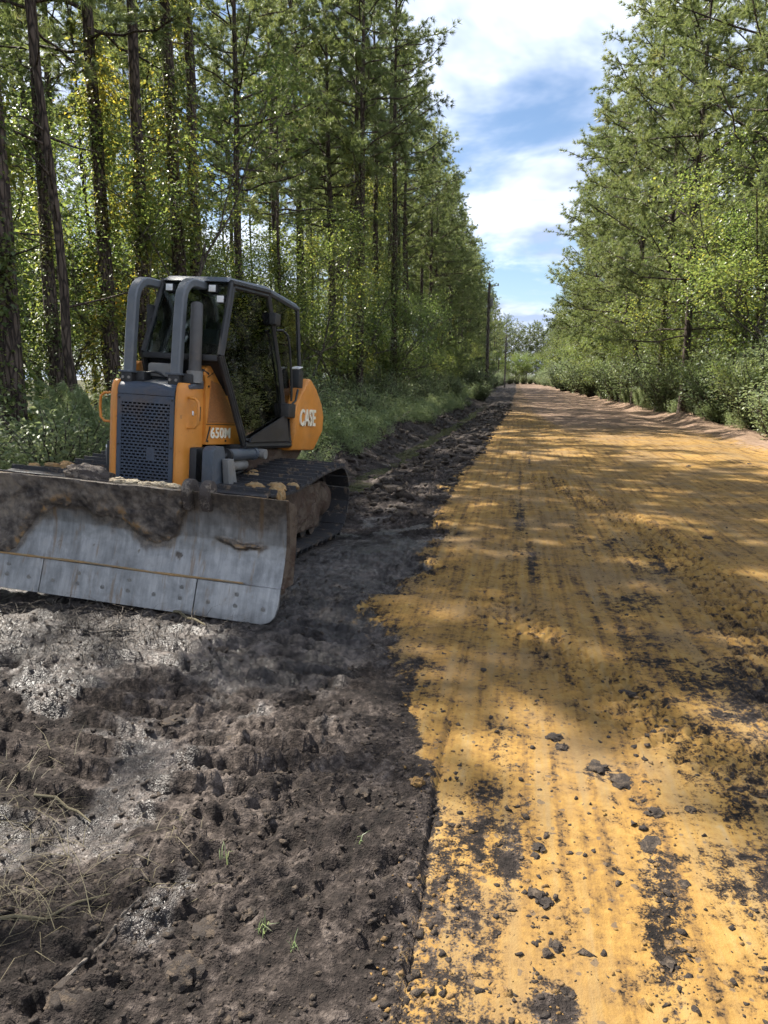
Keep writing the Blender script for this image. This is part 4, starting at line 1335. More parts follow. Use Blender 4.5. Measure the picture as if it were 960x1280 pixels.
        for ry_ in (-0.65, -0.32, 0.01, 0.34, 0.60):
            bm = bmesh.new()
            a_tube(bm, [(xc - 0.17, ry_, 0.155), (xc - 0.10, ry_, 0.155), (xc - 0.09, ry_, 0.155), (xc + 0.09, ry_, 0.155), (xc + 0.10, ry_, 0.155), (xc + 0.17, ry_, 0.155)], [0.10, 0.10, 0.08, 0.08, 0.10, 0.10], 18)
            finish(bm, 'track_roller', track, M['roller'], 0, angle=30)
        bm = bmesh.new()
        a_tube(bm, [(xc - 0.09, -1.05, 0.335), (xc - 0.03, -1.05, 0.335), (xc - 0.03, -1.05, 0.335), (xc + 0.03, -1.05, 0.335), (xc + 0.09, -1.05, 0.335)], [0.205, 0.205, 0.225, 0.225, 0.205], 28)
        finish(bm, 'idler', track, M['roller'], 0, angle=30)
        bm = bmesh.new()
        teeth = 22
        po = []
        for k in range(teeth * 2):
            rr = 0.285 if k % 2 else 0.250
            po.append((0.93 + rr * math.cos(math.pi * k / teeth), 0.405 + rr * math.sin(math.pi * k / teeth)))
        prism_x(bm, po, xc - 0.04, xc + 0.04)
        spk = finish(bm, 'sprocket', track, M['roller'], 0)
        tube_obj('final_drive', [(xc - 0.20, 0.93, 0.405), (xc + 0.16, 0.93, 0.405), (xc + 0.22, 0.93, 0.405)], [0.19, 0.19, 0.12], track, M['rust'], 24)
        heap('dirt_heap', xc - s * 0.27, 0.22, 0.62, 0.13, 0.42, 0.11, M['dirt'], 17 + s, track)
        for q, (hx_, hy_, hr_) in enumerate(((0.26, -0.62, .07), (0.18, -0.48, .08), (0.30, -0.36, .06), (0.05, -0.66, .09), (0.31, -0.80, .06))):
            heap('dirt_heap', xc + s * hx_, hy_, 0.65, hr_, hr_ * .9, 0.040, M['dirt'], 27 + s + q, track)
    return root


make_bulldozer()


# ------------------------------------------------------------------ vegetation: mesh makers
def rnd_dirs(rg, n):
    v = rg.normal(size=(n, 3))
    return v / np.linalg.norm(v, axis=1)[:, None]


def norm(v):
    return v / np.maximum(np.linalg.norm(v, axis=1), 1e-9)[:, None]


def needle_mesh(name, rg, P, D, K, ln, wd, spread=0.95):
    """tufts of thin pointed needles: P centres, D directions"""
    n = len(P)
    Pk = np.repeat(P, K, 0); Dk = np.repeat(D, K, 0)
    d = norm(Dk + rnd_dirs(rg, n * K) * spread)
    l = ln * rg.uniform(0.7, 1.25, (n * K, 1))
    side = norm(np.cross(d, rnd_dirs(rg, n * K))) * wd * rg.uniform(0.7, 1.3, (n * K, 1))
    base = Pk + rnd_dirs(rg, n * K) * 0.03
    tip = base + d * l
    tip[:, 2] -= 0.12 * l[:, 0]
    v = np.stack([base - side, base + side, tip], 1).reshape(-1, 3)
    f = np.arange(n * K * 3).reshape(-1, 3)
    return mesh_np(name, v, f)


def leaf_mesh(name, rg, P, D, ln, wd, droop=0.2):
    """folded diamond leaves: 4 vertices, 2 triangles each"""
    n = len(P)
    d = norm(D + rnd_dirs(rg, n) * 0.6 + np.array([0, 0, -droop]))
    s = norm(np.cross(d, rnd_dirs(rg, n) * 0.6 + np.array([0, 0, 1.0])))
    up = np.cross(s, d)
    l = ln * rg.uniform(0.45, 1.45, (n, 1)); w = wd * rg.uniform(0.7, 1.25, (n, 1))
    mid = P + d * l * 0.45
    tip = P + d * l - up * l * 0.15
    v = np.stack([P, mid - s * w + up * w * 0.35, tip, mid + s * w + up * w * 0.35], 1).reshape(-1, 3)
    b = np.arange(n)[:, None] * 4
    f = np.concatenate([b + np.array([[0, 1, 2]]), b + np.array([[0, 2, 3]])], 1).reshape(-1, 3)
    return mesh_np(name, v, f)


class Wood:
    def __init__(s):
        s.v = []; s.f = []; s.n = 0

    def limb(s, pts, rad, k=5, rough=0.0, rg=None):
        pts = np.asarray(pts, float); m = len(pts)
        t = np.gradient(pts, axis=0); t = norm(t)
        ref = np.array([0.31, 0.87, 0.1])
        a = norm(np.cross(t, np.repeat(ref[None], m, 0))); b = np.cross(t, a)
        an = np.linspace(0, 2 * math.pi, k, endpoint=False)
        r = np.asarray(rad, float)[:, None]
        if rough and rg is not None:
            r = r * (1 + rough * rg.normal(size=(m, k)))
        ring = pts[:, None, :] + r[:, :, None] * (np.cos(an)[None, :, None] * a[:, None, :] + np.sin(an)[None, :, None] * b[:, None, :])
        s.v.append(ring.reshape(-1, 3))
        i = np.arange(m * k).reshape(m, k) + s.n
        j = np.roll(i, -1, 1)
        s.f.append(np.stack([i[:-1], j[:-1], j[1:], i[1:]], -1).reshape(-1, 4))
        s.n += m * k

    def mesh(s, name):
        return mesh_np(name, np.concatenate(s.v), np.concatenate(s.f), True)


def pine_meshes(seed, H, start, Lmax, nl, K=24, rad=0.19, twigs=9, ln=0.27, wd=0.012, stubs=10, lean=0.5):
    rg = np.random.default_rng(seed)
    w = Wood()
    m = 18
    zz = np.linspace(0, H, m)
    dx = np.cumsum(rg.normal(0, 0.035 * lean, m)) + rg.normal(0, 0.02 * lean) * zz
    dy = np.cumsum(rg.normal(0, 0.035 * lean, m)) + rg.normal(0, 0.02 * lean) * zz
    dx -= dx[0]; dy -= dy[0]
    tr = np.stack([dx, dy, zz], 1)
    rr = rad * (1 - 0.86 * (zz / H) ** 1.15)
    rr[0] *= 1.35
    w.limb(tr, rr, 9, 0.05, rg)
    P, D = [], []
    for i in range(nl):
        t = (i + rg.uniform(0, 1)) / nl
        z = H * (start + (1 - start) * t ** 0.9)
        base = np.array([np.interp(z, zz, dx), np.interp(z, zz, dy), z])
        az = i * 2.39996 + rg.uniform(-0.5, 0.5)
        le = Lmax * (0.35 + 0.65 * math.sin(math.pi * (0.25 + t * 0.55)) ** 0.8) * rg.uniform(0.6, 1.15) * (1 - 0.42 * t)
        el = R(rg.uniform(-10, 38) + 26 * t)
        s_ = np.linspace(0, 1, 6)
        hx = math.cos(az) * math.cos(el); hy = math.sin(az) * math.cos(el)
        pts = base + np.stack([hx * le * s_, hy * le * s_, le * (math.sin(el) * s_ - 0.16 * s_ ** 2 + 0.16 * s_ ** 4)], 1)
        pts[1:-1] += rg.normal(0, 0.05 * le / 3, (4, 3))
        w.limb(pts, 0.018 + 0.030 * (1 - s_) * (le / Lmax), 4)
        out = np.array([hx, hy, 0.25])
        for q in range(twigs):
            f_ = rg.uniform(0.30, 1.0) if q else 1.0
            p0 = np.array([np.interp(f_, s_, pts[:, c]) for c in range(3)])
            sd = norm((out * 0.6 + rnd_dirs(rg, 1)[0] * np.array([0.9, 0.9, 0.65]))[None])[0]
            tl = le * rg.uniform(0.12, 0.30) * (1.25 - 0.5 * f_)
            p1 = p0 + sd * tl + np.array([0, 0, 0.05])
            w.limb(np.stack([p0, (p0 + p1) / 2 + rg.normal(0, 0.02, 3), p1]), [0.012, 0.009, 0.005], 3)
            nt_ = max(2, int(tl / 0.13))
            for k in range(nt_):
                g_ = (k + 1) / nt_
                P.append(p0 + (p1 - p0) * g_ + rg.normal(0, 0.05, 3)); D.append(norm((sd + np.array([0, 0, 0.45]))[None])[0])
    for i in range(stubs):
        z = H * rg.uniform(0.12, start + 0.08)
        base = np.array([np.interp(z, zz, dx), np.interp(z, zz, dy), z])
        az = rg.uniform(0, 6.28); le = rg.uniform(0.3, 1.6)
        e = base + np.array([math.cos(az) * le, math.sin(az) * le, rg.uniform(-0.25, 0.45) * le])
        w.limb(np.stack([base, (base + e) / 2 + rg.normal(0, 0.06, 3), e]), [0.022, 0.014, 0.005], 4)
    return w.mesh('trunk'), needle_mesh('crown', rg, np.array(P), np.array(D), K, ln, wd)


def vine_mesh(seed, H0, H1, n, r0, ln=0.085):
    """creeper leaves massed around a trunk between two heights, in uneven clumps"""
    rg = np.random.default_rng(seed)
    nc = 46
    cz = rg.uniform(H0, H1, nc); ca = rg.uniform(0, 6.28, nc); cr = r0 * rg.uniform(0.35, 1.25, nc) * (1.1 - 0.5 * (cz - H0) / (H1 - H0))
    C_ = np.stack([np.cos(ca) * cr, np.sin(ca) * cr, cz], 1)
    k = rg.integers(0, nc, n)
    P = C_[k] + rg.normal(0, 1, (n, 3)) * np.array([0.17, 0.17, 0.30]) * (r0 / 0.4)
    D = norm(P * np.array([1, 1, 0]) + 1e-3)
    return leaf_mesh('vine', rg, P, D, ln, ln * 0.42, 0.5)


def broad_meshes(seed, H, spread, nleaf, ln=0.085, stems=2, first=0.25, rad=0.05, cl=0.28):
    rg = np.random.default_rng(seed)
    w = Wood(); tips = []; dirs = []

    def grow(p, d, le, r, depth):
        m = 5
        pts = [p]
        for i in range(m):
            d = norm((d + rg.normal(0, 0.16, 3) + np.array([0, 0, 0.05]))[None])[0]
            pts.append(pts[-1] + d * le / m)
        pts = np.array(pts)
        w.limb(pts, np.linspace(r, r * 0.55, m + 1), 6 if depth == 0 else 4)
        if depth >= 3:
            tips.append(pts[-1]); dirs.append(d); tips.append(pts[3]); dirs.append(d)
            return
        nb = {0: 6, 1: 4, 2: 3}[depth]
        for i in range(nb):
            f_ = first + (1 - first) * (i + rg.uniform(0.2, 1)) / nb if depth == 0 else rg.uniform(0.35, 1.0)
            q = pts[0] + 0
            q = np.array([np.interp(f_ * m, np.arange(m + 1), pts[:, c]) for c in range(3)])
            a = rnd_dirs(rg, 1)[0]; a[2] = abs(a[2]) * 0.5
            nd = norm((d * 0.45 + a * np.array([spread, spread, 0.8]))[None])[0]
            grow(q, nd, le * rg.uniform(0.42, 0.68), r * 0.5, depth + 1)
        if depth >= 1:
            tips.append(pts[-1]); dirs.append(d)
    for s_ in range(stems):
        a = rg.uniform(0, 6.28)
        grow(np.array([rg.normal(0, 0.06), rg.normal(0, 0.06), 0.0]), norm(np.array([[math.cos(a) * 0.22, math.sin(a) * 0.22, 1.0]]))[0], H * 0.62 * rg.uniform(0.85, 1.1), rad, 0)
    tips = np.array(tips); dirs = np.array(dirs)
    k = rg.integers(0, len(tips), nleaf)
    P = tips[k] + rg.normal(0, cl, (nleaf, 3)) * np.array([1, 1, 0.75])
    P[:, 2] = np.maximum(P[:, 2], 0.08)
    return w.mesh('trunk'), leaf_mesh('crown', rg, P, dirs[k], ln, ln * 0.40, 0.35)


def shrub_meshes(seed, H, W_, nst, per, ln=0.06, narrow=0.34):
    """many stems fanning from the base, leaves all along them"""
    rg = np.random.default_rng(seed)
    w = Wood(); P, D = [], []
    for i in range(nst):
        az = rg.uniform(0, 6.28); q = rg.uniform(0, 1) ** 0.6
        hh = H * rg.uniform(0.55, 1.05) * (1 - 0.35 * q)
        e = np.array([math.cos(az) * W_ * q, math.sin(az) * W_ * q, hh])
        b = np.array([math.cos(az), math.sin(az), 0]) * W_ * 0.25 * q
        s_ = np.linspace(0, 1, 5)[:, None]
        pts = b + (e - b) * s_ + np.array([0, 0, 1.0]) * (s_ * (1 - s_)) * hh * 0.35
        pts[1:] += rg.normal(0, 0.035 * H, (4, 3))
        w.limb(pts, np.linspace(0.011, 0.004, 5) * (H ** 0.5), 3)
        t = rg.uniform(0.12, 1.0, per)
        p = np.stack([np.interp(t, s_[:, 0], pts[:, c]) for c in range(3)], 1) + rg.normal(0, 0.07 * H ** 0.5, (per, 3))
        P.append(p); D.append(np.repeat((norm((e - b)[None]) * 0.5), per, 0) + rnd_dirs(rg, per) * np.array([1, 1, 0.4]))
    P = np.concatenate(P); P[:, 2] = np.maximum(P[:, 2], 0.02)
    return w.mesh('stems'), leaf_mesh('foliage', rg, P, np.concatenate(D), ln, ln * narrow, 0.15)


def plume_meshes(seed, H, nst, per):
    """feathery tall weed: arching stems carrying fine hair-like leaflets"""
    rg = np.random.default_rng(seed)
    w = Wood(); P, D = [], []
    for i in range(nst):
        az = rg.uniform(0, 6.28)
        hh = H * rg.uniform(0.7, 1.08)
        b = np.array([rg.normal(0, 0.16), rg.normal(0, 0.16), 0])
        s_ = np.linspace(0, 1, 7)[:, None]
        lean_ = rg.uniform(0.15, 0.5) * hh
        pts = b + np.array([math.cos(az), math.sin(az), 0]) * lean_ * s_ ** 2.2 + np.array([0, 0, 1.0]) * hh * (s_ - 0.16 * s_ ** 4)
        w.limb(pts, np.linspace(0.009, 0.003, 7), 3)
        t = rg.uniform(0.3, 1.0, per)
        P.append(np.stack([np.interp(t, s_[:, 0], pts[:, c]) for c in range(3)], 1))
        D.append(np.stack([math.cos(az) * np.ones(per) * 0.6, math.sin(az) * np.ones(per) * 0.6, np.ones(per) * -0.35], 1))
    return w.mesh('stems'), needle_mesh('foliage', rg, np.concatenate(P), norm(np.concatenate(D)), 3, 0.24, 0.006, 0.7)


def grass_mesh(name, rg, P, ln, wd, lean=0.5):
    n = len(P)
    a = rg.uniform(0, 6.28, n)
    d = np.stack([np.cos(a), np.sin(a), np.zeros(n)], 1)
    s = np.stack([-np.sin(a), np.cos(a), np.zeros(n)], 1) * wd
    l = ln * rg.uniform(0.5, 1.3, (n, 1)); le = lean * rg.uniform(0.3, 1.6, (n, 1))
    p1 = P + np.array([0, 0, 0.55]) * l + d * l * le * 0.3
    p2 = P + np.array([0, 0, 0.85]) * l * (1 - 0.4 * np.clip(le, 0, 1)) + d * l * le
    v = np.stack([P - s, P + s, p1 + s * 0.7, p1 - s * 0.7, p2], 1).reshape(-1, 3)
    b = np.arange(n)[:, None] * 5
    f = np.concatenate([b + np.array([[0, 1, 2]]), b + np.array([[0, 2, 3]]), b + np.array([[3, 2, 4]])], 1).reshape(-1, 3)
    return mesh_np(name, v, f)


# ------------------------------------------------------------------ plant kinds (mesh data shared by all copies)
def kit(meshes, mats, names):
    for me, m in zip(meshes, mats):
        me.materials.append(m)
    return list(zip(names, meshes))


PINES = []
for sd, H, st, Lm, nl in ((1, 21, .46, 3.7, 44), (2, 23, .52, 3.5, 42), (3, 20, .42, 3.6, 44), (4, 22, .48, 3.9, 46)):
    PINES.append(kit(pine_meshes(sd, H, st, Lm, nl), (M['bark'], M['needle']), ('trunk', 'crown')))
EDGE_PINES = []        # grown at the open edge: green almost to the ground
for sd, H, st, Lm, nl in ((11, 20, .13, 4.9, 78), (12, 22, .16, 5.1, 80), (13, 18, .10, 4.6, 72)):
    EDGE_PINES.append(kit(pine_meshes(sd, H, st, Lm, nl, K=22, twigs=10, rad=0.17), (M['bark'], M['needle']), ('trunk', 'crown')))
SLIM = []              # thin suppressed stems with little crown
for sd, H, st, Lm, nl in ((21, 16, .62, 1.9, 22), (22, 14, .60, 1.7, 20)):
    SLIM.append(kit(pine_meshes(sd, H, st, Lm, nl, rad=0.085, stubs=16, lean=0.9), (M['bark'], M['needle']), ('trunk', 'crown')))
BROAD = []
for sd, H, sp, nlf, stt in ((31, 8.5, 1.0, 11000, 2), (32, 7.0, 1.15, 10000, 3), (33, 9.3, 0.9, 11000, 1), (34, 5.5, 1.2, 8000, 3)):
    BROAD.append(kit(broad_meshes(sd, H, sp, nlf, 0.085, stt), (M['bark2'], M['leaf']), ('trunk', 'crown')))
VINES = [vine_mesh(41, 0.3, 9.0, 5200, 0.42), vine_mesh(42, 0.5, 7.0, 4200, 0.34), vine_mesh(43, 2.0, 12.0, 5600, 0.50)]
for me in VINES:
    me.materials.append(M['vine'])
SHRUBS = []
for sd, H, W_, ns, per, ln in ((51, 1.5, 0.95, 70, 55, 0.070), (52, 2.2, 1.25, 90, 60, 0.080), (53, 1.1, 0.8, 60, 50, 0.055)):
    SHRUBS.append(kit(shrub_meshes(sd, H, W_, ns, per, ln), (M['bark2'], M['shrub']), ('stems', 'foliage')))
WEEDS = []
for sd, H, W_, ns, per, ln in ((61, 0.75, 0.50, 46, 40, 0.060), (62, 0.95, 0.6, 50, 44, 0.075)):
    WEEDS.append(kit(shrub_meshes(sd, H, W_, ns, per, ln, 0.20), (M['weed'], M['weed']), ('stems', 'foliage')))
PLUMES = [kit(plume_meshes(71, 1.9, 9, 120), (M['weed'], M['weed']), ('stems', 'foliage')), kit(plume_meshes(72, 1.5, 7, 110), (M['weed'], M['weed']), ('stems', 'foliage'))]

PR = random.Random(77)


def plant(name, kit_, x, y, label, cat, group=None, scale=1.0, rz=None, vine=None, tilt=(0, 0), sink=0.03):
    if abs(x) < 9.5 and y < 300:
        z = Hs(x, y)
    else:
        z = 0.09
    o = empty(name, (x, y, z - sink), (R(tilt[0]), R(tilt[1]), PR.uniform(0, 6.28) if rz is None else rz))
    if isinstance(scale, tuple):
        o.scale = scale
    else:
        o.scale = (scale,) * 3
    tag(o, label, cat, group)
    for nm, me in kit_:
        c = bpy.data.objects.new(nm, me); COL.objects.link(c); c.parent = o
    if vine is not None:
        c = bpy.data.objects.new('vine', VINES[vine]); COL.objects.link(c); c.parent = o
        c.rotation_euler = (0, 0, PR.uniform(0, 6.28))
    return o


# ------------------------------------------------------------------ left stand: the trunks one can tell apart
LEFT_TREES = [
    (-7.5, 10.15, 1, 1, 'dark pine trunk cut by the left edge of the picture', (0, 0), .95),
    (-9.3, 14.06, 0, 0, 'leaning dark pine just left of the thin straight pine', (1.0, -2.2), .8),
    (-8.6, 13.52, 4, None, 'thin straight pine trunk in front of the leaning one, left of the bulldozer', (0, -0.6), 1.15),
    (-9.5, 16.64, 2, 0, 'pine wrapped in creeper, left of the bulldozer guard rails', (0, 0), 1.0),
    (-9.0, 17.33, 3, 1, 'creeper covered pine rising directly above the left guard rail', (0, -0.5), .95),
    (-8.8, 18.98, 0, 2, 'thick creeper column of a pine above the gap between both guard rails', (0, 0), 1.1),
    (-9.2, 20.81, 1, 2, 'creeper clad pine directly right of the thickest creeper column', (0, 0), 1.0),
    (-9.5, 25.09, 2, None, 'bare dark pine trunk rising from behind the front of the cab roof', (0, 0), .9),
    (-9.0, 28.25, 5, 1, 'slim brownish vine draped trunk behind the rear of the cab roof', (0, 0), 1.0),
    (-7.6, 35.49, 0, 1, 'grey pine trunk with creeper, first tall one right of the cab', (0, 0), 1.0),
    (-7.6, 41.2, 1, 2, 'dark pine with creeper next right of the grey trunk', (0, 0), 1.0),
    (-7.2, 48.43, 3, None, 'pine with long side branch, third tall one right of the cab', (0, 0), .95),
    (-7.0, 60.1, 2, None, 'bare stemmed pine at the outer edge of the left stand', (0, 0), 1.0),
    (-6.8, 77.46, 1, None, 'pine overtopping the utility pole from the left', (0, 0), .9),
]
ALLP = PINES + SLIM
taken = []
for (x, y, k, vn, lab, tl, sc) in LEFT_TREES:
    plant('pine_tree', ALLP[k], x, y, lab, 'pine tree', 'pines of the left stand', sc, vine=vn, tilt=tl)
    taken.append((x, y))


def far_enough(x, y, dmin):
    return all((x - a) ** 2 + (y - b) ** 2 > dmin * dmin for a, b in taken)


def in_gap(x, y):
    # a gap in the stand: no tree on this strip running up-sun from the churned muck in front of the blade
    for (gx, gy, wd) in ((-1.25, 2.55, 2.9), (0.6, 4.6, 0.9)):
        t = (x - gx) * -0.883 + (y - gy) * 0.469
        if 5.0 < t < 22 and abs((x - gx) * 0.469 + (y - gy) * 0.883) < wd:
            return True
    return False


def scatter(n, xr, yr, dmin, ypow=1.0):
    got = []
    for _ in range(n * 30):
        if len(got) >= n: break
        x = PR.uniform(*xr); y = yr[0] + (yr[1] - yr[0]) * PR.random() ** ypow
        if far_enough(x, y, dmin) and not in_gap(x, y):
            got.append((x, y)); taken.append((x, y))
    return got


# deeper rows on the left, near
for (x, y) in scatter(36, (-24, -9.6), (9, 44), 2.0):
    k = PR.choice([0, 1, 2, 3, 4, 4, 5, 5])
    plant('pine_tree', ALLP[k], x, y, 'pine trunk deep in the left wood behind the front row', 'pine tree', 'pines deep in the left wood', PR.uniform(.85, 1.1), vine=PR.choice([None, None, 0, 1, 2]), tilt=(PR.uniform(-1.5, 1.5), PR.uniform(-1.5, 1.5)))
# the wood goes on beside and behind the camera
for (x, y) in scatter(20, (-20, -7.6), (-8, 9), 2.6):
    plant('pine_tree', PINES[PR.randrange(4)], x, y, 'pine of the left wood growing just beyond the left picture edge', 'pine tree', 'pines beside the camera', PR.uniform(.9, 1.1))
ORD = ['first', 'second', 'third', 'fourth', 'fifth', 'sixth', 'seventh', 'eighth', 'ninth', 'tenth', 'eleventh', 'twelfth']


def nth(i, a, b):
    return a.replace('#', ORD[i]) if i < 12 else b


# outer row of the left stand
for i, (x, y) in enumerate(sorted(scatter(30, (-8.6, -6.6), (31, 150), 2.2, 1.25), key=lambda q: q[1])):
    x -= 0.7 if y > 50 else 0
    plant('pine_tree', PR.choice(PINES + EDGE_PINES[:1]), x + float(shift(y)) * .5, y, nth(i, '# pine from the bulldozer in the outer row of the left stand', 'pine far along the outer row of the left stand'), 'pine tree', 'outer row pines on the left', PR.uniform(.85, 1.02), vine=PR.choice([None, None, 0, 1, 2]))
for (x, y, lab) in ((-11.1, 11.9, 'unseen pine added past the left edge, shading the muck before the blade'), (-14.4, 14.1, 'second unseen pine added farther back, deepening the shade before the blade'),
                    (-14.3, 5.6, 'unseen pine added level with the blade, shading the near muck'), (-18.0, 7.2, 'unseen pine added one row deeper, also shading the near muck'), (-10.4, 3.6, 'unseen pine added near the camera, shading the near muck')):
    plant('pine_tree', PINES[3], x, y, lab, 'pine tree', 'pines of the left stand', 1.0)  # unseen pines added up-sun so their crowns shade the muck
# left stand further along the road
for (x, y) in scatter(64, (-19, -8.0), (30, 150), 2.2, 1.2):
    plant('pine_tree', ALLP[PR.choice([0, 1, 2, 3, 3, 0, 4])], x + float(shift(y)) * .6, y, 'tall pine of the left stand receding along the ditch', 'pine tree', 'pines receding on the left', PR.uniform(.85, 1.05), vine=PR.choice([None, None, None, 1]))
for (x, y) in scatter(22, (-16, -6.5), (150, 255), 4.0):
    plant('pine_tree', PINES[PR.randrange(4)], x + 1.4, y, 'distant pine of the left stand near the road end', 'pine tree', 'distant pines on the left', PR.uniform(.85, 1.05))
# understorey trees of the left wood
UL = [(-9.8, 18.2, 0, 'yellowing understorey tree behind the left guard rail'),
      (-8.0, 26.5, 0, 'understorey tree with yellow leaves above the cab roof'),
      (-7.4, 31.5, 3, 'low leafy tree right behind the cab'), (-8.4, 30.0, 2, 'tall leafy tree between the cab and the grey pine trunk'),
      (-7.0, 39.5, 1, 'dark leafy tree at the foot of the creeper pines')]
for (x, y, k, lab) in UL:
    plant('understorey_tree', BROAD[k], x, y, lab, 'tree', 'understorey trees of the left wood', PR.uniform(.9, 1.15)); taken.append((x, y))
for (x, y) in scatter(18, (-22, -9.8), (8, 46), 1.8):
    plant('understorey_tree', BROAD[PR.randrange(4)], x, y, 'leafy understorey tree inside the left wood', 'tree', 'understorey trees deep in the left wood', PR.uniform(.8, 1.25))
for (x, y) in scatter(26, (-10, -6.6), (46, 150), 1.8):
    plant('understorey_tree', BROAD[PR.randrange(4)], x + float(shift(y)) * .7, y, 'leafy low tree along the far left wood edge', 'tree', 'low trees along the far left edge', PR.uniform(.6, .95))

# ------------------------------------------------------------------ right side
RIGHT = [(9.5, 60.1, 0, 1, 'creeper wrapped pine trunk showing dark in the middle of the right wood'), (10.0, 49.7, 1, None, 'pine trunk right of the creeper wrapped one, in the right wood'),
         (10.2, 38.0, 2, 0, 'pine trunk half hidden by leaves near the right edge')]
for (x, y, k, vn, lab) in RIGHT:
    plant('pine_tree', PINES[k], x, y, lab, 'pine tree', 'pines of the right wood', 1.0, vine=vn); taken.append((x, y))
RE = [(7.2, 34.5, 0, 'nearest full green edge pine, its tip cut by the top of the picture'), (7.1, 47.5, 1, 'full edge pine standing between two taller ones on the right'), (7.1, 59.0, 0, 'edge pine with drooping limbs before the leaning one'), (8.6, 29.5, 1, 'full green edge pine at the upper right corner'), (7.3, 40.5, 1, 'full green edge pine with long limbs over the right verge'), (7.2, 53.0, 0, 'edge pine behind the dark round bush on the right'),
      (7.3, 66.0, 1, 'edge pine whose crown leans out into the sky on the right'), (7.4, 77.0, 0, 'edge pine standing farther along the right verge'), (7.5, 90.0, 2, 'last full edge pine before the bright far bushes')]
for (x, y, k, lab) in RE:
    plant('pine_tree', EDGE_PINES[k], x, y, lab, 'pine tree', 'edge pines on the right', PR.uniform(.95, 1.08)); taken.append((x, y))
for (x, y) in scatter(40, (11.5, 24), (24, 130), 2.6):
    plant('pine_tree', PR.choice(PINES + EDGE_PINES[:1]), x, y, 'pine standing deep in the right wood', 'pine tree', 'pines deep in the right wood', PR.uniform(.85, 1.05), vine=PR.choice([None, None, 0, 2]))
for (x, y) in scatter(26, (8.2, 18), (105, 255), 3.2):
    plant('pine_tree', PR.choice(PINES + EDGE_PINES), x + 1.2, y, 'distant pine of the right wood near the road end', 'pine tree', 'distant pines on the right', PR.uniform(.8, 1.0))
UR = [(8.3, 30.0, 1, 1.2, 'broadleaf tree rising from behind the second right bush'), (8.4, 46.0, 2, .95, 'broadleaf tree above the dark round bush'), (8.5, 56.0, 0, 1.1, 'broadleaf tree above the bright middle bush'), (8.3, 87.0, 2, 1.0, 'slender leafy tree on the far right verge'), (8.2, 97.0, 1, 1.2, 'spreading leafy tree on the far right verge'), (8.7, 26.5, 0, 1.15, 'broadleaf tree with a long bare limb at the right picture edge'), (9.2, 33.5, 2, 1.05, 'glossy broadleaf tree behind the right bushes'), (8.8, 39.5, 1, 1.1, 'broadleaf tree between the right edge pines'),
      (8.6, 72.0, 1, 1.0, 'rounded leafy tree under the leaning edge pine'), (8.4, 105.0, 0, 1.0, 'bright leafy tree by the far bend of the right verge'), (8.3, 122.0, 3, 1.3, 'farthest bright leafy tree on the right verge')]
for (x, y, k, sc, lab) in UR:
    plant('broadleaf_tree', BROAD[k], x, y, lab, 'tree', 'broadleaf trees on the right', sc); taken.append((x, y))
for (x, y) in scatter(22, (9.5, 19), (24, 90), 1.8):
    plant('broadleaf_tree', BROAD[PR.randrange(4)], x, y, 'broadleaf tree inside the right wood', 'tree', 'broadleaf trees deep in the right wood', PR.uniform(.8, 1.2))
# the wood that closes the far end of the road
for i in range(34):
    x = -24 + i * 1.5 + PR.uniform(-.8, .8); y = 268 + PR.uniform(0, 22)
    plant('pine_tree', PR.choice(EDGE_PINES), x, y, 'tiny pine closing the far end of the road', 'pine tree', 'pines at the road end', PR.uniform(.95, 1.15))

for i in range(16):
    plant('broadleaf_tree', BROAD[PR.randrange(4)], -14 + i * 1.9 + PR.uniform(-.6, .6), 250 + PR.uniform(0, 6), 'tiny leafy tree closing the far end of the road', 'tree', 'leafy trees at the road end', PR.uniform(.8, 1.5))

for i in range(14):
    plant('bush', SHRUBS[1], -16 + i * 2.3, 257 + PR.uniform(0, 5), 'tiny bush closing the far end of the road', 'bush', 'bushes at the road end', PR.uniform(1.6, 2.4))
for (x, y) in scatter(44, (-15, -6.8), (27, 130), 1.3, 1.2):
    plant('understorey_tree', BROAD[PR.choice([1, 3, 3, 0])], x + float(shift(y)) * .6, y, 'low leafy tree filling the foot of the left stand', 'tree', 'low trees at the foot of the left stand', PR.uniform(.5, .95))
for (x, y) in scatter(24, (-30, -18), (25, 130), 2.5):
    plant('understorey_tree', BROAD[PR.choice([0, 2])], x, y, 'leafy tree in the dim depth of the left wood', 'tree', 'trees in the depth of the left wood', PR.uniform(1.0, 1.5))

# ------------------------------------------------------------------ shrubs and weeds
RB = [(7.2, 21.5, 0, 1.35, 'pale grey green bush at the right picture edge, lowest on the verge'), (7.7, 25.0, 1, 1.35, 'glossy grey green bush second from the right picture edge'),
      (7.5, 29.0, 1, 1.25, 'leafy bush above the crumbled sandy bank'), (7.9, 33.0, 1, 1.5, 'tall bush behind the crumbled sandy bank'), (7.6, 38.5, 0, 1.9, 'wide bush left of the crumbled sandy bank'),
      (7.7, 45.0, 1, 1.75, 'dark round bush overhanging the right road edge'), (8.2, 50.5, 1, 1.9, 'dark green bush left of the dark round bush'), (7.7, 57.0, 0, 2.3, 'bright bush near the middle of the right verge'),
      (7.9, 64.0, 1, 2.0, 'broad bush in front of the leaning edge pine'), (7.4, 74.0, 1, 2.1, 'silvery low bush on the far right verge'), (7.7, 84.0, 1, 2.4, 'big light green bush at the far right verge'),
      (7.5, 97.0, 1, 2.6, 'yellow green bush mass where the right verge meets the sky'), (7.3, 112.0, 1, 2.7, 'farthest yellow green bush on the right verge')]
for (x, y, k, sc, lab) in RB:
    plant('bush', SHRUBS[k], x, y, lab, 'bush', 'bushes on the right verge', (sc * 1.1, sc * 1.1, sc))
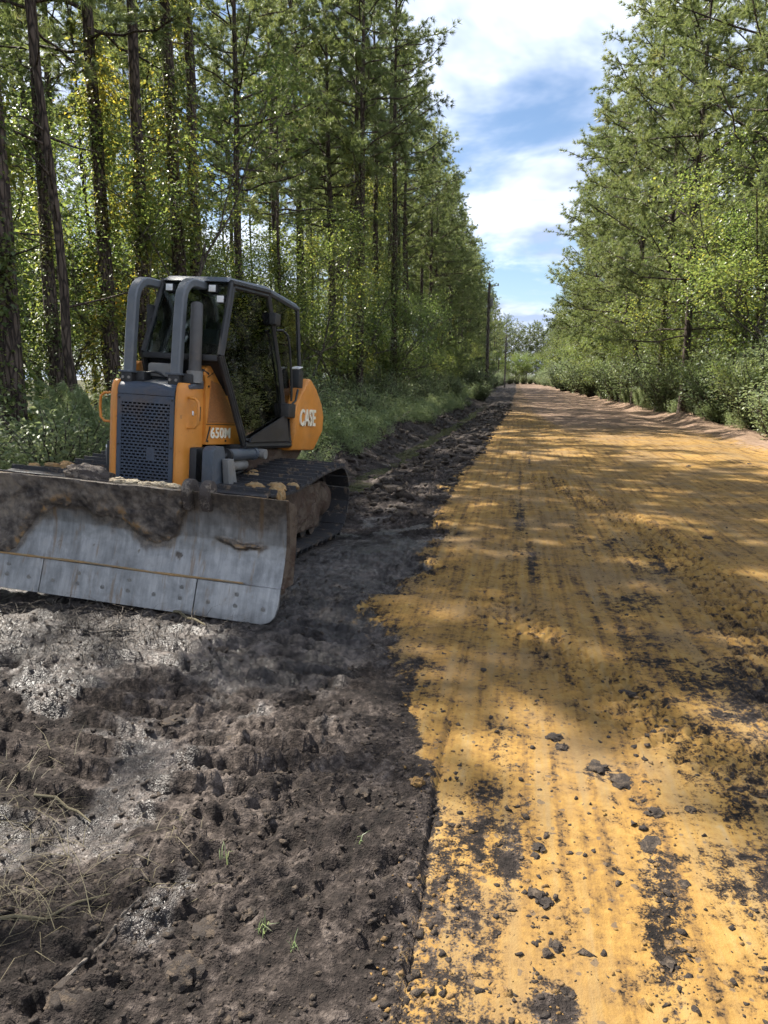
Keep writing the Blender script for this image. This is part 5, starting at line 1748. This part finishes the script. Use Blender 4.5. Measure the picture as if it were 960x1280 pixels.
for i in range(14):
    y = 24 + i * 6.5 + PR.uniform(-2, 2)
    plant('sapling', BROAD[PR.choice([1, 3])], PR.uniform(7.0, 8.3), y, nth(i, '# slim sapling from the right picture edge, among the verge bushes', 'slim sapling far along the right verge bushes'), 'sapling', 'saplings on the right verge', (PR.uniform(.4, .6), PR.uniform(.4, .6), PR.uniform(.45, .8)))
for i in range(6):
    y = 30 + i * 6.0 + PR.uniform(-2, 2)
    plant('feathery_weed', PLUMES[i % 2], PR.uniform(6.7, 7.3), y, nth(i, '# feathery weed from the right picture edge, before the verge bushes', ''), 'weed', 'feathery weeds on the right', PR.uniform(.55, .85))
for i in range(34):
    y = 20 + i * 3.1 + PR.uniform(-1, 1)
    plant('bush', SHRUBS[PR.randrange(2)], PR.uniform(8.6, 10.0), y, nth(i, '# bush from the right picture edge in the second row of the verge', 'bush far along the second row behind the right verge'), 'bush', 'second row bushes on the right', PR.uniform(1.3, 2.1))
for i in range(16):
    y = 118 + i * 9
    plant('bush', SHRUBS[PR.randrange(2)], PR.uniform(7.2, 8.4), y, 'tiny bush far along the right verge', 'bush', 'far bushes on the right', PR.uniform(1.6, 2.6))
LB = [(-4.6, 12.6, 1, .62, 'bush right behind the fuel tank at the ditch'), (-4.7, 22.8, 1, .7, 'taller bush crowding the ditch edge'), (-4.3, 36.0, 1, .8, 'ditch side bush before the far weeds'), (-3.9, 45.0, 1, .85, 'ditch side bush two thirds of the way to the pole'), (-5.5, 8.2, 0, .95, 'leafy bush between the blade and the left wood'), (-6.6, 9.6, 2, 1.2, 'pale bush left of the radiator grille'), (-7.2, 8.4, 0, 1.1, 'bush at the left picture edge above the blade'),
      (-5.7, 10.8, 2, 1.3, 'low bush directly left of the grille handle'), (-5.2, 14.5, 2, 1.1, 'pale green bush right of the fuel tank'), (-5.4, 17.2, 0, .95, 'grey green bush on the black spoil bank'),
      (-5.2, 20.5, 0, 1.0, 'wider bush farther along the spoil bank'), (-4.9, 25.0, 2, 1.3, 'rounded bush above the ditch behind the bulldozer'), (-4.8, 31.0, 0, 1.1, 'bush beside the ditch halfway to the pole'),
      (-2.75, 60.0, 0, 1.25, 'dark rounded bush at the foot of the utility pole')]
for (x, y, k, sc, lab) in LB:
    plant('bush', SHRUBS[k], x, y, lab, 'bush', 'bushes on the left verge', sc)
for i in range(22):
    y = 12 + i * 2.3 + PR.uniform(-.8, .8)
    plant('bush', SHRUBS[PR.randrange(3)], PR.uniform(-7.6, -5.9), y, nth(i, '# bush from the bulldozer at the foot of the left wood', 'bush far along the foot of the left wood'), 'bush', 'bushes at the foot of the left wood', PR.uniform(.8, 1.35))
for i in range(24):
    y = 64 + i * 7 + PR.uniform(-2, 2)
    plant('bush', SHRUBS[PR.randrange(2)], PR.uniform(-5.2, -3.6), y, 'tiny bush far along the left verge', 'bush', 'far bushes on the left', PR.uniform(1.0, 1.8))
for i, (x, y) in enumerate([(-6.9, 11.4), (-7.6, 10.9), (-6.2, 12.2), (-8.0, 11.9), (-7.1, 13.0), (-6.0, 9.9)]):
    lab = ['feathery tall weed arching over beside the thin straight pine', 'feathery weed nearest the left picture edge', 'feathery weed above the grille handle', 'feathery weed farthest left under the pines', 'feathery weed behind the arching one', 'feathery weed nearest the bulldozer grille'][i]
    plant('feathery_weed', PLUMES[i % 2], x, y, lab, 'weed', 'feathery weeds on the left', PR.uniform(.85, 1.1))


def ground_cover(name, pts, kits, label, cat):
    """a mass of small plants nobody could count, merged into one mesh"""
    rg = np.random.default_rng(5)
    V, F, n0 = [], [], 0
    src = []
    for k in kits:
        me = k[1][1]
        v = np.empty(len(me.vertices) * 3, np.float32); me.vertices.foreach_get('co', v)
        f = np.empty(len(me.loops), np.int32); me.loops.foreach_get('vertex_index', f)
        src.append((v.reshape(-1, 3), f.reshape(-1, 3)))
    hz = terrain(np.array([p[0] for p in pts]), np.array([p[1] for p in pts]))[0]
    for (x, y, sc), z in zip(pts, hz):
        v, f = src[rg.integers(len(src))]
        keep = f[:int(len(f) * 0.32)]
        used = keep.max() + 1
        a = rg.uniform(0, 6.28); c, s = math.cos(a), math.sin(a)
        vv = v[:used] @ np.array([[c, s, 0], [-s, c, 0], [0, 0, 1]]) * sc + np.array([x, y, z])
        V.append(vv); F.append(keep + n0); n0 += used
    me = mesh_np(name, np.concatenate(V), np.concatenate(F))
    o = link(name, me, mat=M['weed'])
    tag(o, label, cat, kind='stuff')


gp = []
for _ in range(240):
    y = 6.0 + 34 * PR.random() ** 1.5
    x = -5.0 - 3.6 * PR.random() - (0.3 if y < 11 else 0)
    if y < 7.5: x -= 0.6
    gp.append((x + float(shift(y)) * .5, y, PR.uniform(.55, 1.1)))
for _ in range(130):
    y = 11.5 + 38 * PR.random() ** 1.3; gp.append((-4.55 + PR.uniform(-.8, .55) + float(shift(y)), y, PR.uniform(.5, 1.1)))
for _ in range(70):
    y = 38 + 60 * PR.random(); gp.append((-5.2 + PR.uniform(-1.5, .8) + 1.0, y, PR.uniform(.9, 1.6)))
ground_cover('left_ground_cover', gp, WEEDS, 'mass of low green weeds between the muck and the left wood', 'weeds')
gp = []
for _ in range(110):
    y = 17 + 70 * PR.random() ** 1.4
    gp.append((6.75 + PR.uniform(-.25, 1.2) + float(shift(y)) * .55, y, PR.uniform(.5, 1.1)))
ground_cover('right_ground_cover', gp, WEEDS, 'fringe of low weeds along the foot of the right bushes', 'weeds')


# ------------------------------------------------------------------ clods, crumbs, twigs, straw
def clod_mesh(seed, flat, sub=3):
    bm = bmesh.new()
    bmesh.ops.create_icosphere(bm, subdivisions=sub, radius=1.0)
    co = np.array([v.co[:] for v in bm.verts])
    a = fbm(co[:, 0] * 1.4 + seed * 3.1, co[:, 1] * 1.4 + co[:, 2] * 1.3, seed, 3, 0.6)
    b = fbm(co[:, 0] * 4 + seed, co[:, 1] * 4 - co[:, 2] * 3, seed + 9, 2)
    c_ = fbm(co[:, 0] * 9 + seed, co[:, 1] * 9 - co[:, 2] * 8, seed + 19, 3, 0.65)
    co = co * (1 + 0.75 * a + 0.45 * b + 0.28 * c_)[:, None] * np.array([1, 1, flat])
    for v, q in zip(bm.verts, co):
        v.co = q
    me = bpy.data.meshes.new('clod')
    bm.to_mesh(me); bm.free()
    me.polygons.foreach_set('use_smooth', np.ones(len(me.polygons), dtype=bool))
    me.set_sharp_from_angle(angle=R(60))
    return me


M['clod'] = muddy_steel('clod_muck', (0.024, 0.019, 0.016), (0.085, 0.066, 0.050), 0.45, 30, 0.0, 0.2)
M['clod2'] = muddy_steel('clod_clay', (0.12, 0.075, 0.034), (0.24, 0.145, 0.052), 0.5, 22, 0.0, 0.2)
CL = [clod_mesh(i, f) for i, f in ((1, .45), (2, .4), (3, .55), (4, .28), (5, .45))]
CLY = [clod_mesh(i, f) for i, f in ((11, .6), (12, .55))]
for me in CL: me.materials.append(M['clod'])
for me in CLY: me.materials.append(M['clod2'])
CLODS = [(0.395, 3.06, .052, 0, 'ring shaped mud clod left of the flat grey clod on the road'), (0.49, 2.965, .060, 3, 'flat grey mud clod, widest one on the yellow road'), (0.225, 3.32, .050, 1, 'mud clod farthest up the road of the big ones'),
         (0.575, 2.735, .036, 2, 'round dark clod below the flat grey clod'), (0.255, 3.215, .035, 4, 'small clod just below the farthest big one'), (-0.365, 2.20, .040, 1, 'long dark clod lying on the muck left of the seam'),
         (-0.345, 2.735, .032, 5, 'ochre topped clod sitting on the seam edge'), (0.13, 2.45, .030, 2, 'dark clod right of the dark tyre patch'), (0.118, 2.40, .020, 0, 'small clod touching the dark clod right of the tyre patch'), (0.115, 2.20, .034, 0, 'pair topping clod right below the tyre patch'),
         (0.14, 2.165, .030, 4, 'lower clod of the pair below the tyre patch'), (0.60, 2.33, .026, 1, 'clod right of the scrape line near the right edge'), (0.53, 2.53, .050, 3, 'broad crumbly clod on the dark patch by the scrape line'),
         (0.715, 2.78, .026, 2, 'lone grey clod right of the scrape line'), (0.165, 1.985, .026, 0, 'dark crumbly clod in the lower middle of the road'), (0.485, 1.97, .028, 4, 'clod at the foot of the scrape line'), (0.64, 3.87, .045, 3, 'dark clod beyond the tyre tread, right of the middle'),
         (-0.89, 1.90, .060, 3, 'pale flat slab of dried muck in the lower left'), (-0.775, 1.97, .035, 1, 'pale lump right of the dried muck slab'), (-1.15, 1.58, .080, 3, 'smooth pale slab in the bottom left corner'), (-0.88, 1.72, .060, 2, 'dark hummock clod above the bottom edge left of the seam'),
         (-1.27, 3.06, .075, 3, 'flat tilted clod in the churned muck below the blade'), (-1.62, 3.17, .060, 3, 'flat clod left of the tilted one below the blade'), (-1.30, 3.45, .060, 1, 'lump between the flat clods and the blade'),
         (-1.75, 4.05, .080, 0, 'muck lump close in front of the blade'), (-0.55, 2.62, .035, 4, 'small lump in the dry muck left of the seam'), (-0.62, 2.52, .028, 0, 'smaller lump beside the one in the dry muck'),
         (4.6, 15.6, .055, 0, 'dark stone like clod far right on the road'), (3.3, 14.9, .055, 2, 'dark clod left of the far right one'), (2.05, 8.1, .06, 0, 'dark clod on the far tyre tread')]
for i, (x, y, r_, k, lab) in enumerate(CLODS):
    me = CLY[k - 5] if k >= 5 else CL[k]
    o = link('clod', me)
    r_ *= 0.9
    o.location = (x, y, Hs(x, y) - r_ * 0.04)
    o.scale = (r_ * (1.5 if 'long' in lab else 1), r_ * .9, r_)
    o.rotation_euler = (PR.uniform(-.15, .15), PR.uniform(-.15, .15), PR.uniform(0, 6.28) if 'long' not in lab else 0.5)
    tag(o, lab, 'clod', 'clods of mud')


def crumbs(name, pts, mat, label):
    rg = np.random.default_rng(9)
    bm = bmesh.new(); bmesh.ops.create_icosphere(bm, subdivisions=1, radius=1.0)
    bv = np.array([v.co[:] for v in bm.verts]); bf = np.array([[v.index for v in f.verts] for f in bm.faces]); bm.free()
    bv20 = bv
    n = len(pts)
    hz = terrain(pts[:, 0], pts[:, 1])[0]
    r_ = pts[:, 2]
    jit = np.clip(1 + 0.45 * rg.normal(size=(n, len(bv), 1)), 0.35, 2.0)
    sc = np.stack([rg.uniform(.7, 1.4, n), rg.uniform(.7, 1.2, n), rg.uniform(.4, .8, n)], 1) * r_[:, None]
    v = bv20[None] * jit * sc[:, None, :]
    a = rg.uniform(0, 6.28, n); c, s = np.cos(a)[:, None], np.sin(a)[:, None]
    v = np.stack([v[:, :, 0] * c - v[:, :, 1] * s, v[:, :, 0] * s + v[:, :, 1] * c, v[:, :, 2]], 2)
    v += np.stack([pts[:, 0], pts[:, 1], hz + r_ * 0.05], 1)[:, None, :]
    f = bf[None] + (np.arange(n) * len(bv))[:, None, None]
    o = link(name, mesh_np(name, v.reshape(-1, 3), f.reshape(-1, 3)), mat=mat)
    tag(o, label, 'crumbs', kind='stuff')


def crumb_points(rg, n, xr, y0, y1, fn, rmin, rmax):
    out = []
    while len(out) < n:
        k = 4000
        y = y0 * (y1 / y0) ** rg.random(k)
        x = rg.uniform(xr[0], xr[1], k) * np.minimum(1, 0.35 + y / 6)
        p = fn(x, y)
        sel = rg.random(k) < p
        r_ = rmin * (rmax / rmin) ** (rg.random(k) ** 2.2)
        out += list(np.stack([x, y, r_], 1)[sel])
    return np.array(out[:n])


rgc = np.random.default_rng(3)


def pr_road(x, y):
    rl = np.interp(y, [1.0, 1.77, 2.4, 2.95, 4.7, 6.9, 12], [.47, .49, .53, .56, .76, .96, 1.5])
    p = 0.10 + 0.7 * np.exp(-((x - rl) / 0.07) ** 2) + 0.5 * np.exp(-((x - 0.10) / 0.09) ** 2) * (y < 4) + 0.35 * ss(fbm(x * 2, y * 1.5, 401, 3), 0.1, 0.4)
    for pts, wd in TREADS:
        ds, al = seg_dist(x, y, pts)
        p = p + 0.6 * np.exp(-(ds / (wd * 1.3)) ** 2)
    d = terrain(x, y)[4]
    p = p + 0.8 * np.exp(-((d - 0.05) / 0.12) ** 2)
    return np.clip(p, 0, 1) * (d > -0.08)


crumbs('dark_crumbs', crumb_points(rgc, 4200, (-1.0, 2.6), 1.4, 9.0, pr_road, .0025, .015), M['clod'], 'scattered dark mud crumbs on the yellow road')
crumbs('ochre_crumbs', crumb_points(rgc, 2600, (-1.0, 2.6), 1.4, 9.0, pr_road, .0025, .013), M['clod2'], 'scattered ochre clay crumbs on the yellow road')
crumbs('muck_crumbs', crumb_points(rgc, 9000, (-3.6, 0.0), 1.3, 6.0, lambda x, y: (terrain(x, y)[4] < -0.01) * (0.25 + 0.75 * ss(fbm(x * 1.7, y * 1.7, 411, 3), -0.1, 0.3)),   .002, .014), M['clod'], 'loose crumbs of black muck left of the seam')

rgb = np.random.default_rng(14)
ky = 9.0 * (50 / 9.0) ** rgb.random(5200)
kx = rgb.uniform(-5.0, -1.3, 5200) + shift(ky)
kp = np.stack([kx, ky, 0.012 * (0.11 / 0.012) ** (rgb.random(5200) ** 2.0)], 1)
kp = kp[np.abs(kx - shift(ky) + 3.2) > 0.3]
crumbs('spoil_clods', kp, M['clod'], 'black lumps of spoil along the ditch behind the bulldozer')
# sticks
STICKS = [((-2.40, 4.74), (-2.15, 4.50), (-1.92, 4.28), .011, 'pale bent stick sticking out of the muck below the blade'), ((-1.62, 1.78), (-1.42, 1.86), (-1.26, 1.98), .006, 'thin straw coloured twig in the lower left muck'),
          ((-1.22, 1.62), (-1.16, 1.78), (-1.13, 1.95), .006, 'upright dark twig near the bottom left corner'), ((-1.9, 2.5), (-1.7, 2.42), (-1.55, 2.34), .007, 'short twig beside the dry grass at the left edge'),
          ((-4.4, 16.6), (-4.1, 15.9), (-3.9, 15.3), .05, 'pale root log lying on the black spoil bank'), ((-2.9, 4.2), (-2.6, 4.1), (-2.3, 4.12), .009, 'dark root in the shadow under the blade')]
for p0, p1, p2, r_, lab in STICKS:
    bm = bmesh.new()
    P3 = [Vector((p[0], p[1], Hs(p[0], p[1]) + r_ * (1.2 + 2.5 * k % 3))) for k, p in enumerate((p0, p1, p2))]
    mid = [P3[0].lerp(P3[1], .5) + Vector((0.01, 0.02, r_)), P3[1].lerp(P3[2], .5) + Vector((-0.01, 0.01, r_))]
    a_tube(bm, [P3[0], mid[0], P3[1], mid[1], P3[2]], [r_, r_ * .95, r_ * .85, r_ * .7, r_ * .4], 7)
    o = finish(bm, 'stick', None, M['drygrass'] if 'dark' not in lab else M['bark2'], 0)
    tag(o, lab, 'stick')

# straw and torn grass at the left edge, tiny green sprigs
rgs = np.random.default_rng(12)


def straw(name, centres, n, ln, wd, mat, label, lean, spread):
    k = rgs.integers(0, len(centres), n)
    c = np.array(centres)[k]
    P2 = c + rgs.normal(0, 1, (n, 2)) * spread
    z = terrain(P2[:, 0], P2[:, 1])[0] - 0.005
    o = link(name, grass_mesh(name, rgs, np.stack([P2[:, 0], P2[:, 1], z], 1), ln, wd, lean), mat=mat)
    tag(o, label, 'grass', kind='stuff')


straw('torn_grass', [(-2.1, 2.62), (-1.98, 2.45), (-1.5, 1.98), (-1.52, 1.82), (-1.4, 1.92), (-1.62, 2.05), (-1.7, 1.9), (-1.2, 2.2), (-1.8, 2.3)], 240, 0.075, 0.0015, M['drygrass'], 'torn straw and grass tangled in the muck at the left edge', 2.4, 0.13)
straw('root_litter', [(-2.9, 4.3), (-2.4, 4.25), (-3.3, 4.5), (-2.0, 4.1), (-2.6, 3.9), (-3.4, 3.9)], 500, 0.13, 0.0024, M['bark2'], 'dark torn roots and stems in the shade under the blade', 1.8, 0.22)
straw('green_sprigs', [(-.72, 1.90), (-.60, 1.85), (-0.5, 2.3), (-.95, 2.2)], 24, 0.06, 0.002, M['weed'], 'tiny green sprigs sprouting from the muck', 0.6, 0.012)

# ------------------------------------------------------------------ utility poles
def utility_pole(x, y, h, lab):
    root = empty('utility_pole', (x, y, Hs(x, y) - 0.1))
    tag(root, lab, 'utility pole', 'utility poles left of the road')
    tube_obj('shaft', [(0, 0, 0), (0.01, 0, h * .4), (0.03, 0, h * .75), (0.04, 0, h)], [.17, .155, .135, .115], root, M['pole'], 12)
    bm = bmesh.new(); a_tube(bm, [(0.26, 0, h - 2.15), (0.26, 0, h - 2.10), (0.26, 0, h - 1.45), (0.26, 0, h - 1.40)], [.12, .16, .16, .12], 14)
    can = finish(bm, 'transformer', root, M['grey'], 0)
    tube_obj('bushing', [(0.26, 0, h - 1.42), (0.26, 0, h - 1.18)], .035, can, M['grey'], 8)
    tube_obj('bracket', [(0.04, 0, h - 0.45), (0.55, 0, h - 0.30), (0.85, 0, h - 0.22)], .03, root, M['grey'], 8)
    for dx in (0.55, 0.85):
        tube_obj('insulator', [(dx, 0, h - 0.30), (dx, 0, h - 0.20), (dx, 0, h - 0.05)], [.05, .07, .03], root, M['grey'], 10)
    tube_obj('pin', [(0.04, 0, h), (0.04, 0, h + .22)], [.04, .025], root, M['grey'], 8)
    tube_obj('ground_wire', [(-0.16, -0.03, 0.2), (-0.13, -0.03, h * .5), (-0.10, -0.03, h - .6)], .012, root, M['grey'], 6)


utility_pole(-2.75, 72.0, 10.6, 'tall grey wooden utility pole against the sky, left of the road')
utility_pole(-2.2, 150.0, 10.2, 'smaller distant utility pole farther down the road')
